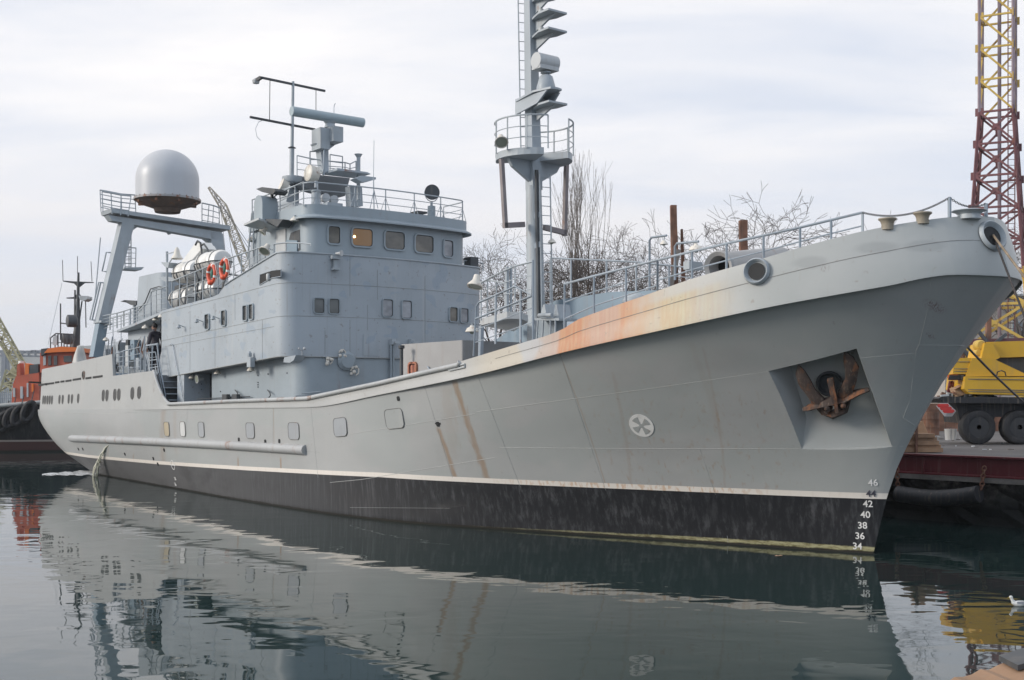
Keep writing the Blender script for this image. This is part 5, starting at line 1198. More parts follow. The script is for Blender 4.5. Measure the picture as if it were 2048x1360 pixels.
# covered bundle standing on the poop
bd = MB(); rows = []
for k, (r, h) in enumerate(((.34, 0), (.38, .25), (.33, .6), (.24, .95), (.16, 1.2), (.13, 1.32), (.02, 1.36))):
    rows.append([(r*(1+.12*math.sin(5*g+k))*math.cos(g), r*(1+.12*math.sin(5*g+k))*math.sin(g), h) for g in np.linspace(0, 2*math.pi, 25)[:-1]])
cp_ = P(160, 716, b=2.3); bdt = ship_thing('canvas_cover', Vector((cp_.x, 2.3, 3.75)), 'white canvas-covered gear standing on the poop beside the gantry leg', 'canvas cover')
bd.v = [(x*.95, y*.95, z*1.12) for r in rows for x, y, z in r]; bd.f = [(i*24+k, i*24+(k+1) % 24, (i+1)*24+(k+1) % 24, (i+1)*24+k) for i in range(6) for k in range(24)]; bd.m = [0]*len(bd.f)
bd.build('cover', paint('white canvas', (.55, .54, .51), .8, .15, .05, fine=2, bump=.6), bdt, 60)
MB().path([(.33*math.cos(g), .33*math.sin(g), .75) for g in np.linspace(0, 2*math.pi, 25)[:-1]], .015, 4, closed=True).build('lashing', dark_steel, bdt)
# cooling water running overboard
jt = onhull(217, 890)[0]; je = P(191, 953, z=.0)
jw = Mat('falling water', .1); jw.b.inputs['Transmission Weight'].default_value = .1; jw.col((.88, .86, .72))
jm = MB(); r_ = random.Random(2)
for s_ in range(6):
    pts = []; o_ = Vector((r_.uniform(-.06, .06), r_.uniform(-.05, .05), 0))
    for k in range(9):
        f = k/8; p = jt+(je-jt)*f; p.z = jt.z*(1-f**1.3); p.y += .05*math.sin(f*3.14); pts.append(p+o_*f*2.0+Vector((r_.uniform(-.035, .035), r_.uniform(-.03, .03), 0)))
    jm.path(pts, [(.012+.012*r_.random())*(1+.06*k) for k in range(9)], 6)
for _ in range(120):
    f = r_.random()**.6; p = jt+(je-jt)*f; p.z = jt.z*(1-f**1.3); p.y += .05*math.sin(f*3.14); jm.sphere(p+Vector((r_.gauss(0, .03+.05*f), r_.gauss(0, .03+.05*f), r_.gauss(0, .04))), r_.uniform(.006, .022), 6)
jo = jm.build('water_jet', jw.m, None, 60); jo.data.transform(SHIPM); tag(jo, 'yellowish jet of cooling water falling from the hull near the stern', 'water jet')
fm = Mat('foam', .6); c_ = fm.noise((2, 5, 1), 5, .7); fm.t.links.new(c_.step(.38, .54).k, fm.b.inputs['Alpha']); fm.col((.75, .77, .78))
fo_ = MB(); rows = []
c0 = G0(188, 946); pass
for i in range(7):
    rows.append([])
    for k in range(25):
        f = k/24; x = 196-112*f; y = 946+4*f+(i-3)*1.9*(1-f*.7)*(1.0+.25*math.sin(k)); g = G0(x, y); rows[-1].append((g.x, g.y, .012+.018*abs(math.sin(k*1.7+i*2.1))))
tag(fo_.grid(rows).build('foam', fm.m, None, 60), kind='stuff')
# ------------------------------------------------------------------ mooring ropes
rope_t = paint('tan hawser', (.24, .185, .13), .9, .3, .1, fine=6, bump=.6); rope_d = paint('dark rope', (.045, .04, .04), .9, .3, .1, fine=6); rope_g = paint('grey wire', (.10, .09, .095), .7, .2, fine=6)
def rope(p, q, sag, r, mat, label, name='mooring_rope', grp=None, n=24):
    pts = [p.lerp(q, k/n)-Vector((0, 0, sag*4*(k/n)*(1-k/n))) for k in range(n+1)]; cc_ = pts[0]
    o = MB().path([v for v in pts], r, 8).build(name, mat, None, 60); return tag(o, label, 'rope', grp)
bw_ = SHIPM @ (BOWM[0]+BOWM[3]*.04)
rope(bw_, G(2080, 596, 17.5), .0, .020, rope_t, 'tan hawser running from the bow mooring port down to the right', grp='mooring ropes at the bow')
rope(bw_+Vector((.02, 0, -.06)), G(2075, 700, 18.5), .0, .018, rope_d, 'black rope hanging from the bow mooring port past the yellow lattice tower', grp='mooring ropes at the bow')
p_ = S2W(1.2, -2.2, 4.2); q_ = G(2120, 862, 27.5)
rope(G(1918, 676, 22.6), q_, .1, .022, rope_g, 'grey mooring wire slanting across the yellow crane truck', grp='mooring ropes at the bow')
# ------------------------------------------------------------------ world-side things
class WThing:
    """a top-level thing standing at loc in the world; its parts are built in world coordinates"""
    def __init__(s, name, loc, label, cat, group=None):
        s.loc = Vector(loc); s.o = empty(name, s.loc, label, cat, group)
    def part(s, mb, name, mat, smooth=None, parent=None):
        o = mb.build(name, mat, None, smooth); o.data.transform(Matrix.Translation(-s.loc)); o.parent = parent or s.o; return o
def gz(x, Y, z): return Vector(((x-1024)/FPX*Y, Y, z))
orange = paint('tug orange', (.50, .11, .06), .5, .15, .1, rust=.3, fine=1.5); orange_b = paint('tug roof orange', (.72, .17, .03), .45, .08, .05)
yellow = paint('crane yellow paint', (.62, .36, .025), .45, .10, .08, rust=.15); yellow_p = paint('weathered yellow', (.50, .34, .07), .55, .15, .1, rust=.5, fine=2)
purple = paint('red lead paint', (.145, .055, .06), .65, .2, rust=.4, fine=2); lilac = paint('faded purple steel', (.28, .22, .25), .6, .15, fine=2)
red_beam = paint('dark red beam', (.14, .028, .034), .5, .2, .1, rust=.3, fine=2)
wood = paint('weathered timber', (.33, .20, .12), .85, .3, .2, fine=4, bump=.5); wood_g = paint('grey timber', (.20, .18, .165), .9, .25, .2, fine=4)
# ---- tug astern
TY = 67.; tg = WThing('tug', gz(100, TY, 0), 'orange and black harbour tug moored astern of the grey ship', 'tug')
hb = Mat('tug hull paint', .5); k = hb.noise((3, 3, .4), 5, .7); c = hb.mix(k.step(.45, .75)*.5, (.022, .022, .024), (.12, .11, .10))
c = hb.mix(hb.z.step(.62, .58), c, (.10, .05, .045)); c = hb.mix(hb.z.step(.58, .60)*hb.z.step(.70, .68), c, (.40, .34, .30)); c = hb.mix(hb.z.step(.15, .05), c, (.03, .03, .025)); tugm = hb.col(c)
rows = []
XS = np.linspace(-44, -21.5, 24)
for X_ in XS:
    f = (X_+44)/22.5; wd = 3.4*min(1, (1-f)*3.2+.02)**.6*min(1, f*6+.3); g_z = 2.3+.9*max(0, f-.45)**1.5*3
    zr = [(-1, .75), (0, .82), (.6, .9), (1.4, .97), (2.0, 1.0), (g_z, 1.03)]
    rows.append([(X_, TY+3.4-wd*k_, z) for z, k_ in zr]+[(X_, TY+3.4+wd*k_, z) for z, k_ in reversed(zr)])
mb = MB().grid(rows, closed=True); mb.add(rows[0], [tuple(range(12))]); mb.add(rows[-1], [tuple(range(12))[::-1]])
tg.part(mb, 'hull', tugm, 40)
tg.part(MB().path([Vector(r[5])+Vector((0, -.03, 0)) for r in rows], .12, 8), 'gunwale', paint('tug gunwale', (.40, .40, .38), .6, rust=.5), 60)
def tp(pts, d, Y=TY+1.2, mb=None): return (mb or MB()).prism([G(x, y, Y) for x, y in pts], (0, d, 0))
ca = tg.part(tp([(22, 815), (26, 768), (32, 752), (78, 745), (78, 815)], 3.6), 'deckhouse', orange)
for x, y, w, h in ((29, 785, 1.0, 9), (44, 785, 1.2, 12), (56, 780, .8, 14), (66, 776, 1.0, 8)):
    tg.part(tp([(x-w*2, y-h), (x+w*2, y-h), (x+w*2, y+h), (x-w*2, y+h)], -.08, TY+1.19), 'deckhouse_fitting', [orange_b, dark_steel, pale][int(x) % 3], parent=ca)
tg.part(tp([(33, 752), (34, 730), (39, 726), (41, 750)], .6), 'ventilator', orange); tg.part(tp([(49, 750), (50, 726), (57, 728), (58, 748)], .8), 'ventilator', orange_b)
tg.part(MB().tube(G(43, 750, TY+2), G(43, 722, TY+2), .17, 12), 'pipe_stack', white, 60)
tg.part(tp([(58, 748), (60, 730), (76, 728), (76, 746)], 1.4), 'winch_box', dark_steel)
wh = tg.part(tp([(80, 745), (80, 706), (93, 699), (150, 699), (150, 745)], 3.5), 'wheelhouse', orange)
tg.part(tp([(88, 706), (96, 697), (122, 693), (155, 695), (155, 703), (118, 704)], 4.0, TY+.9), 'roof', orange_b, parent=wh)
tg.part(tp([(82, 712), (82, 698), (96, 696), (94, 706)], 2.0, TY+1.0), 'roof_locker', dark_steel, parent=wh)
for x0, x1 in ((87, 92), (97, 103), (108, 115), (128, 144)): 
    w_o = tg.part(tp([(x0, 731 if x0 < 120 else 724), (x0, 712), (x1, 711), (x1, 730 if x0 < 120 else 724)], -.05, TY+1.18), 'window', glass_dark if x0 > 95 else pale, parent=wh)
def tl(*ps, r=.035, Y=TY+3, mat=dark_steel, name='rigging'):
    return tg.part(MB().path([G(x, y, Y) for x, y in ps], r, 6), name, mat, 60)
ml = tg.part(MB().path([G(150, 745, TY+3), G(151, 690, TY+3), G(155, 650, TY+3), G(156, 600, TY+3), G(157, 545, TY+3)], [.30, .25, .16, .10, .06], 10), 'mast', dark_steel, 50)
tg.part(tp([(126, 561), (145, 562.5), (157, 563), (186, 564), (186, 565.5), (168, 566), (158, 574), (155, 574), (148, 567), (126, 563)], .15, TY+3).prism([G(x, y, TY+3) for x, y in ((133, 595), (147, 594), (154, 588), (158, 588), (164, 595), (181, 597), (181, 598), (133, 597))], (0, .15, 0)), 'mast_yard', dark_steel, parent=ml)
tg.part(tp([(157, 591), (175, 592), (175, 598), (167, 602), (160, 600)], .8, TY+2.6), 'radar', pale, parent=ml)
tl((126, 562), (125, 520), r=.02); tl((184, 563), (182, 523), r=.02); tl((155, 548), (155, 512), r=.02); tl((150, 580), (149, 700), r=.05); tl((164, 602), (159, 640), r=.04); tl((171, 600), (172, 655), r=.03)
tl((124, 566), (96, 690), r=.012, mat=galv); tl((121, 607), (121, 680), r=.04); tl((121, 646), (150, 650), r=.04)
tg.part(MB().lathe([(.2, -.3), (.36, -.2), (.36, .25), (.25, .3)], G(144, 642, TY+2.2), (-1, -.6, 0), 12), 'searchlight', dark_steel, 50)
tg.part(MB().lathe([(.2, -.3), (.32, -.2), (.32, .25), (.25, .3)], G(136, 678, TY+2.2), (0, -1, 0), 12), 'searchlight', dark_steel, 50)
rl = MB()
for x in (101, 110, 116, 123, 128, 134, 141, 147): rl.tube(G(x, 697, TY+1.5), G(x, 668 if x > 108 else 676, TY+1.5), .035, 5)
rl.path([G(101, 676, TY+1.5), G(112, 667, TY+1.5), G(148, 669, TY+1.5)], .04, 5).path([G(101, 686, TY+1.5), G(148, 684, TY+1.5)], .025, 5); tg.part(rl, 'bridge_rail', dark_steel, 60)
tg.part(tp([(105, 690), (106, 674), (114, 670), (114, 690)], .1, TY+1.45), 'canvas_screen', pale)
for i, (x, y) in enumerate(((58, 823), (38, 831), (22, 836), (8, 843), (-8, 848))):
    Y_ = TY-.15; c = G(x, y, Y_); t = WThing('tyre_fender', c, ['first', 'second', 'third', 'fourth', 'fifth'][i]+" black tyre fender along the tug's side, counted from the grey ship's stern", 'tyre', "tyre fenders on the tug's side")
    t.part(MB().path([c+Vector((.27*math.cos(g)+.16*math.sin(g), -.05+.1*math.cos(g), .50*math.sin(g))) for g in np.linspace(0, 2*math.pi, 25)[:-1]], .145, 10, closed=True), 'tyre', rubber, 60)
    t.part(MB().tube(c+Vector((.1, .1, .6)), c+Vector((.15, .3, 1.15)), .03, 5), 'lanyard', dark_steel)
# ---- hills and the far shore
hill_m = Mat('far hillside', .95); n_ = hill_m.noise((.012, .012, .03), 5, .65); n2 = hill_m.noise((.05, .05, .08), 4, .6, off=3)
hc = hill_m.mix(n_.step(.42, .6), (.075, .095, .085), (.16, .165, .16)); hc = hill_m.mix(n2.step(.6, .68)*.8, hc, (.42, .41, .40)); hill_ = hill_m.col(hc)
rr = random.Random(3); rows = []
prof_ = [(-1000, 30), (-700, 34), (-560, 40), (-430, 47), (-330, 44), (-250, 46), (-150, 38), (0, 30), (200, 26), (600, 18)]
for j in range(9):
    f = j/8; rows.append([(-760+i*14.+j*9, 1150+f*420, -2+1.95*itp(prof_, -760+i*14.)*math.sin(f*math.pi/2)**.8+2.2*math.sin(i*.7+j)*f+1.2*math.sin(i*1.9)*f) for i in range(100)])
tag(MB().grid(rows).build('hills', hill_, None, 60), kind='structure')
for i in range(14):
    X_ = -505+i*9.5+rr.uniform(-2, 2); Y_ = 1120+rr.uniform(-15, 15); hh = rr.uniform(5, 12); ww = rr.uniform(4, 9); z_ = rr.choice((0, 6, 12, 16))
    p = Vector((X_, Y_, z_)); t = WThing('apartment_house', p, 'small pale distant building on the hillside behind the tug', 'building', 'distant pale buildings on the far hillside')
    t.part(MB().box(X_-ww/2, X_+ww/2, Y_-5, Y_+30, -2, z_+hh), 'wall', pale if i % 3 else white); t.part(MB().prism([(X_-ww/2-.3, Y_-5.4, z_+hh), (X_+ww/2+.3, Y_-5.4, z_+hh), (X_, Y_-5.4, z_+hh+1.6)], (0, 30, 0)), 'roof', rusty if i % 2 else dark_steel)
# grey gantry crane across the far basin
gy = 480.; t = WThing('gantry_crane', gz(40, gy, 0), 'grey travelling gantry crane spanning the far dock', 'gantry crane'); steel_far = paint('far steel', (.20, .22, .25), .7)
mbb = MB().prism([G(x, y, gy) for x, y in ((-60, 699), (98, 702), (98, 707), (-60, 705))], (0, 3, 0)).prism([G(x, y, gy) for x, y in ((-60, 709), (98, 711), (98, 714), (-60, 712))], (0, 3, 0))
for k in range(24): x = -58+k*6.6; mbb.beam(G(x, 701, gy), G(x+6.6*(k % 2*2-1)*.5, 711, gy), .5)
t.part(mbb, 'girder', steel_far); t.part(MB().prism([G(x, y, gy) for x, y in ((60, 703), (62, 700), (72, 700), (72, 704))], (0, 3, 0)), 'trolley', steel_far)
for x in (9, 88): t.part(MB().beam(G(x, 700, gy), G(x-3, 801, gy), 1.6).beam(G(x+5, 706, gy), G(x+9, 801, gy), 1.2), 'leg', steel_far)
# yellow-green harbour crane at far left
def lattice(mb, p, q, w, n, r, taper=1.0, n2=None):
    p, q = Vector(p), Vector(q); d = (q-p).normalized(); y = Vector((0, 1, 0)) if abs(d.y) < .9 else Vector((1, 0, 0)); x = d.cross(y).normalized(); y = x.cross(d)
    co = [(1, 1), (1, -1), (-1, -1), (-1, 1)]; L_ = []
    for i in range(n+1):
        f = i/n; ww = w*(1+(taper-1)*f)/2; L_.append([p.lerp(q, f)+x*ww*a+y*ww*b for a, b in co])
    for k in range(4): mb.beam(L_[0][k], L_[-1][k], r*1.6)
    for i in range(n):
        for k in range(4): mb.beam(L_[i][k], L_[i+1][(k+1) % 4] if i % 2 else L_[i+1][(k-1) % 4], r); mb.beam(L_[i+1][k], L_[i+1][(k+1) % 4], r)
    return mb
cy = 230.; ypale = paint('pale crane yellow', (.36, .33, .19), .7, .15); t = WThing('harbour_crane', gz(40, cy, 1.5), 'pale yellow jib crane leaning out over the far basin at the left', 'crane')
t.part(lattice(MB(), G(-60, 555, cy), G(44, 740, cy), 1.7, 14, .18, 1.0), 'jib', ypale); t.part(MB().beam(G(-40, 640, cy), G(42, 738, cy), .35).beam(G(-60, 560, cy), G(30, 700, cy), .12), 'stay', ypale)
t.part(lattice(MB(), G(36, 742, cy), G(28, 812, cy), 3.2, 5, .25, 1.5), 'tower', ypale); t.part(MB().prism([G(x, y, cy) for x, y in ((14, 748), (26, 733), (48, 735), (50, 752), (20, 757))], (0, 4, 0)), 'machine_house', ypale)
t = WThing('harbour_crane', gz(500, 170., 1.5), 'beige lattice-jib crane rising behind the gantry, hung with wires', 'crane'); cy = 170.
t.part(lattice(MB(), G(520, 600, cy), G(446, 412, cy), 1.5, 16, .08, .62), 'jib', paint('beige crane', (.40, .36, .28), .7)); t.part(lattice(MB(), G(446, 412, cy), G(418, 375, cy), .95, 4, .07, .3), 'jib_head', paint('beige crane head', (.30, .26, .20), .7))
for k, (x0, y0, x1, y1) in enumerate(((424, 378, 560, 600), (430, 390, 575, 600), (440, 400, 460, 600), (436, 398, 450, 600), (448, 412, 480, 600), (455, 425, 500, 600))):
    t.part(MB().tube(G(x0, y0, cy-1), G(x1, y1, cy-1), .035, 4), 'wire', dark_steel)
t.part(MB().prism([G(x, y, cy) for x, y in ((490, 600), (560, 600), (560, 790), (500, 790))], (0, 6, 0)), 'machine_house', ypale)
# grey vessel moored beyond the tug
vy = 130.; t = WThing('grey_vessel', gz(-10, vy, 0), 'pale grey vessel lying beyond the tug at the left edge', 'ship'); vm = paint('far vessel grey', (.33, .36, .38), .6)
t.part(MB().prism([G(x, y, vy) for x, y in ((-200, 812), (20, 812), (32, 806), (28, 852), (-200, 856))], (0, 8, 0)), 'hull', vm)
t.part(MB().prism([G(x, y, vy) for x, y in ((-160, 812), (-150, 784), (4, 786), (10, 812))], (0, 5, 0)), 'deckhouse', pale)
mb = MB()
for k in range(12): mb.tube(G(-20+k*4, 812, vy), G(-19+k*4, 776+(k*7) % 9, vy), .08, 4)
mb.path([G(-60, 790, vy), G(28, 789, vy)], .06, 4).path([G(-60, 797, vy), G(28, 797, vy)], .05, 4); t.part(mb, 'deck_rails', vm)
# ---- trees
bark_d = paint('dark bark', (.070, .058, .052), .9, .25, .1, fine=3); bark_l = paint('pale bark', (.20, .175, .155), .9, .25, .1, fine=3); leaf_m = paint('dry leaves', (.115, .075, .045), .8, .4, 0)
def tree(x, Y, ytop, spread, kind, seed, label, bark, leaves=0, lean=0):
    rd = random.Random(seed); base = gz(x, Y, QZ); top = G(x, ytop, Y).z; hgt = top-QZ
    t = WThing('bare_tree' if kind != 'poplar' else 'poplar_tree', base, label, 'tree', 'bare winter trees on the quay')
    tr = MB(); cr = MB(); tips = []
    def grow(p, d, L_, r, depth, mb):
        n = 3 if depth > 2 else 2; pts = [p]; rs = [r]; q = p; dd = d
        for i in range(n):
            j = .09 if kind == 'poplar' else .17
            dd = (dd+Vector((rd.gauss(0, j), rd.gauss(0, j), rd.gauss(0, j*.6)+(.07 if kind == 'poplar' else .015)))).normalized(); q = q+dd*L_/n; pts.append(q); rs.append(r*(1-.35*(i+1)/n))
        mb.path(pts, [max(v, .0085) for v in rs], 5 if depth > 3 else 3, caps=False)
        if depth == 0: tips.append(q); return
        k = rd.choice((2, 3, 3) if kind == 'poplar' else (2, 3, 3) if kind == 'bush' else (2, 2, 3))
        for i in range(k):
            s_ = i/k; st = pts[-1] if i < 2 else pts[1 if n == 2 else rd.choice((1, 2))]
            ang = (rd.uniform(.10, .30) if kind == 'poplar' else rd.uniform(.35, .95)); az = rd.uniform(0, 6.28); u = dd.orthogonal().normalized(); v = dd.cross(u)
            nd = (dd*math.cos(ang)+(u*math.cos(az)+v*math.sin(az))*math.sin(ang))
            if kind == 'poplar': nd = (nd+Vector((0, 0, .55))).normalized()
            grow(st, nd.normalized(), L_*rd.uniform(.66, .86), rs[-1]*rd.uniform(.6, .8), depth-1, cr)
    th = hgt*(.22 if kind == 'poplar' else .34)
    tr.path([base, base+Vector((lean*.3, 0, th*.5)), base+Vector((lean, 0, th))], [hgt*.022, hgt*.018, hgt*.015], 8, caps=False); p0 = base+Vector((lean, 0, th))
    nb = 6 if kind == 'poplar' else 6
    for i in range(nb):
        az = i*2*math.pi/nb+rd.random(); tilt = (.03+.17*(i/nb)) if kind == 'poplar' else (.15+1.15*((i*.618)%1))*spread
        d = Vector((math.cos(az)*math.sin(tilt), math.sin(az)*math.sin(tilt), math.cos(tilt)))
        grow(p0-Vector((0, 0, rd.uniform(0, th*.3))), d, (hgt-th)*(.38 if kind == 'poplar' else .34), hgt*(.009 if kind == 'poplar' else .0085), 6 if kind != 'poplar' else 4, cr)
    zs = max(v[2] for v in cr.v); k = (top-p0.z)/(zs-p0.z)      # the tallest twig ends at the surveyed height
    cr.v = [(p0.x+(v[0]-p0.x)*min(1.25, max(.8, k)), p0.y+(v[1]-p0.y), p0.z+(v[2]-p0.z)*k) for v in cr.v]
    if leaves:
        vs = cr.v; N_ = len(vs)
        for i in range(leaves):
            c = Vector(vs[rd.randrange(N_//3, N_)])+Vector((rd.gauss(0, .10), rd.gauss(0, .1), rd.gauss(0, .1))); s_ = rd.uniform(.018, .045); u = Vector((rd.gauss(0, 1), rd.gauss(0, 1), rd.gauss(0, 1))).normalized(); v = u.orthogonal().normalized()
            cr.add([c-u*s_, c+v*s_*.7, c+u*s_, c-v*s_*.7], [(0, 1, 2, 3)], 1)
    t.part(tr, 'trunk', bark, 60); o = cr.build('crown', [bark, leaf_m], None, None, fix=False); o.data.transform(Matrix.Translation(-t.loc)); o.parent = t.o
tree(1012, 70, 455, 1.1, 'bush', 11, 'bushy bare tree between the wheelhouse and the foremast', bark_d, 2600)
tree(1158, 66, 282, 1, 'poplar', 4, 'tall slim pale poplar just right of the foremast, highest of the trees', bark_l)
tree(1236, 62, 445, 1.0, 'bush', 21, 'bushy bare tree right of the tall poplar', bark_d, 3000)
tree(1170, 58, 495, 1.0, 'bush', 33, 'low bushy bare tree in front of the tall poplar', bark_d, 1500)
tree(1516, 50, 370, 1.25, 'spread', 8, 'open spreading bare tree behind the right-hand rusty post', bark_d)
tree(1425, 52, 440, .8, 'spread', 14, 'slender bare tree between the two rusty posts', bark_d)
tree(1728, 62, 440, .9, 'spread', 17, 'small bare tree just showing above the bow bulwark', bark_d)
tree(2046, 95, 395, 1.0, 'bush', 19, 'bare tree behind the lattice tower at the right edge', bark_d, 600)
# ---- rusty posts on the quay
def post(x0, x1, yt, Y, label, plank=None):
    t = WThing('rusty_post', gz((x0+x1)/2, Y, QZ), label, 'steel post', 'rusty steel posts behind the forecastle')
    w = (x1-x0)/FPX*Y; c = gz((x0+x1)/2, Y, 0); zt = G(0, yt, Y).z; lx = .12
    mb = MB(); rd = random.Random(int(x0)); rows = []
    for z in np.linspace(QZ, zt, 12):
        j = rd.gauss(0, .012); dx = -(z-QZ)*.02; rows.append([(c.x+dx-w/2+j, c.y-.12, z), (c.x+dx+w/2+j, c.y-.12, z), (c.x+dx+w/2, c.y-.05, z), (c.x+dx+w*.15, c.y, z), (c.x+dx+w/2, c.y+.12, z), (c.x+dx-w/2, c.y+.12, z)])
    mb.grid(rows, closed=True); mb.add(rows[-1], [tuple(range(6))]); t.part(mb, 'pile', rusty)
    return t
t = post(1350, 1362, 411, 38, 'tall rusty steel post behind the forecastle rail, left of two')
t.part(MB().prism([G(x, y, 38.1) for x, y in ((1362, 458), (1366, 458), (1372, 580), (1364, 580))], (0, .15, 0)), 'side_plate', rusty); t.part(MB().beam(G(1357, 500, 37.8), G(1338, 590, 37.8), .14), 'brace', wood_g)
t = post(1487, 1502, 441, 38, 'shorter rusty steel post behind the forecastle rail, right of two'); t.part(MB().beam(G(1480, 458, 37.9), G(1494, 457, 37.9), .06), 'bracket', rusty)
# ---- lattice tower
LY = 62.; lc = gz(1995, LY, 0); t = WThing('lattice_tower', gz(1995, LY, QZ), 'lattice crane tower painted yellow above and dark red below, behind the bow', 'tower')
def zy(y): return G(0, y, LY).z
def ringt(y):
    hw = 1.14 if y < 232 else 1.14+(y-232)/330*.75 if y < 560 else 1.9+(y-560)/140*.5
    return [Vector((lc.x+hw*math.cos(R(18.5+90*k)), LY+hw*math.sin(R(18.5+90*k)), zy(y))) for k in range(4)]
levels = [-25+63.*k for k in range(5)]
def lat(levels, mats, names, r, xb=False):
    lm, bm_ = MB(), MB(); gm_ = bm_
    for i in range(len(levels)-1):
        A_, B_ = ringt(levels[i]), ringt(levels[i+1]); M_ = [(a+b)/2 for a, b in zip(A_, B_)]
        for k in range(4):
            l = (k+1) % 4; lm.beam(A_[k], B_[k], .13)
            bm_.beam(A_[k], A_[l], r)
            if xb:
                bm_.beam(A_[k], B_[l], r).beam(A_[l], B_[k], r)
                m2 = (A_[k]+A_[l]+B_[k]+B_[l])/4; d_ = (A_[l]-A_[k]).normalized(); gm_.obox(m2, d_*.17, d_.cross(Vector((0, 0, 1)))*.02, (0, 0, .17))
            else: bm_.beam(A_[k], B_[l], r)
            d_ = (A_[l]-A_[k]).normalized(); gm_.obox(A_[k], d_*.20, d_.cross(Vector((0, 0, 1)))*.02, (0, 0, .20))
    for mb, mt, nm in zip((lm, bm_), mats, names): t.part(mb, nm, mt)
lat([-90, -25, 38, 101, 164, 228], (lilac, yellow_p, yellow_p), ('leg_frame', 'bracing', 'gusset_plates'), .09)
lat([228, 292, 356, 420, 484, 548], (purple, purple, purple), ('leg_frame', 'bracing', 'gusset_plates'), .10, True)
lat([548, 612, 690, 780, 850], (yellow, yellow_p, yellow_p), ('leg_frame', 'bracing', 'gusset_plates'), .13, True)
t.part(MB().tube(Vector((lc.x+.1, LY, QZ)), Vector((lc.x+.1, LY, 24)), .10, 8), 'centre_pipe', lilac)
ldm = MB(); a0, a1 = Vector((lc.x+.42, LY-.3, 6)), Vector((lc.x+.42, LY-.3, 24)); ldm.tube(a0, a1, .03, 4).tube(a0+Vector((.35, 0, 0)), a1+Vector((.35, 0, 0)), .03, 4)
for k in range(60): ldm.tube(a0.lerp(a1, k/60), a0.lerp(a1, k/60)+Vector((.35, 0, 0)), .015, 4)
t.part(ldm, 'ladder', purple)
# portal under the tower
t2 = WThing('portal_frame', gz(1960, 58, QZ), 'rusty brown portal frame standing under the lattice tower', 'portal'); 
t2.part(MB().beam(G(1880, 686, 58), G(2100, 681, 58), .35, .3), 'cross_beam', purple)
for x in (1977, 1924, 2075): t2.part(MB().beam(G(x, 620 if x == 1977 else 686, 58), gz(x-2, 58, QZ), .22), 'leg', rusty)
for q_ in ((1955, 660, 1974, 684), (1928, 700, 1947, 727), (1985, 690, 2012, 668)): t2.part(MB().beam(G(q_[0], q_[1], 57.8), G(q_[2], q_[3], 57.8), .15), 'diagonal', dark_steel)
# ---- building behind the quay
BYY = 100.; t = WThing('quay_building', gz(2010, BYY, QZ), 'pale concrete building with grey windows behind the truck crane', 'building')
t.part(MB().box(*sorted((gz(1890, BYY, 0).x, gz(2300, BYY, 0).x)), BYY, BYY+14, QZ, G(0, 592, BYY).z), 'wall', paint('pale render', (.38, .35, .32), .9, .12, .15, fine=.5))
t.part(MB().box(gz(1885, BYY, 0).x, gz(2305, BYY, 0).x, BYY-.3, BYY+14.2, G(0, 592, BYY).z, G(0, 588, BYY).z), 'parapet', pale)
for r_i, y in enumerate((615, 655, 700)):
    for x in (2024, 2060, 2096):
        w_o = t.part(MB().box(gz(x-1, BYY, 0).x, gz(x+19, BYY, 0).x, BYY-.12, BYY+.1, G(0, y+13, BYY).z, G(0, y-13, BYY).z), 'window', paint('window frame grey', (.4, .42, .42), .6)); t.part(MB().box(gz(x+1, BYY, 0).x, gz(x+17, BYY, 0).x, BYY-.16, BYY-.12, G(0, y+11, BYY).z, G(0, y-11, BYY).z), 'pane', glass('far window glass', (.10, .13, .16)), parent=w_o)
# low wall and shed at the back of the quay
t = WThing('low_wall', gz(1870, 52, QZ), 'low rusty brown wall at the back of the quay beyond the buckets', 'wall'); t.part(MB().box(gz(1700, 52, 0).x, gz(2200, 52, 0).x, 52, 52.3, QZ, QZ+1.2), 'wall_panel', rusty)
# ---- truck crane
CY_ = 35.5; tc_ = WThing('crane_truck', gz(1990, CY_, QZ), 'yellow mobile crane on a black truck chassis parked on the quay', 'crane truck')
rimm = paint('rim black', (.030, .030, .032), .5)
blk = paint('chassis black', (.018, .018, .020), .6, .4, .2, fine=2)
def cp2(pts, d=2.3, Y=CY_, mb=None): return (mb or MB()).prism([G(x, y, Y) for x, y in pts], (.25, d, 0))
ch = tc_.part(cp2([(1876, 797), (1884, 793), (2200, 796), (2200, 808), (1890, 806)], 2.5), 'chassis_deck', blk)
tc_.part(cp2([(1912, 806), (2200, 808), (2200, 836), (1990, 834), (1985, 846), (1920, 846), (1916, 822)], 2.0, CY_+.35), 'chassis_frame', blk)
for x in (1959, 2041, 2190):
    for d in (0.0, 1.9):
        w_c = G(x, 856, CY_+d+.1); w_c.z = QZ+.52
        wo = tc_.part(MB().lathe([(.30, .12), (.31, .02), (.40, 0), (.49, .03), (.52, .10), (.525, .2), (.52, .34), (.49, .42), (.40, .45), (.3, .43)], w_c, (0, 1, 0), 36), 'wheel', rubber, 40)
        tc_.part(MB().lathe([(.305, .03), (.28, .09), (.15, .11), (.13, .05), (.07, .03), (0, .03)], w_c, (0, 1, 0), 24), 'rim', rimm, 40, parent=wo)
hp_ = tc_.part(cp2([(1872, 812), (1880, 806), (1897, 822), (1889, 833)], .06, CY_-.1), 'bumper_plate', paint('bumper white', (.45, .42, .40), .6))
for k in range(3): tc_.part(cp2([(1873.5+k*5.5, 811+k*5.5), (1878+k*5.5, 807.5+k*5.5), (1881.5+k*5.5, 811+k*5.5), (1877+k*5.5, 815+k*5.5)][:4], -.02, CY_-.1), 'hazard_stripe', paint('hazard red', (.50, .035, .03), .5), parent=hp_)
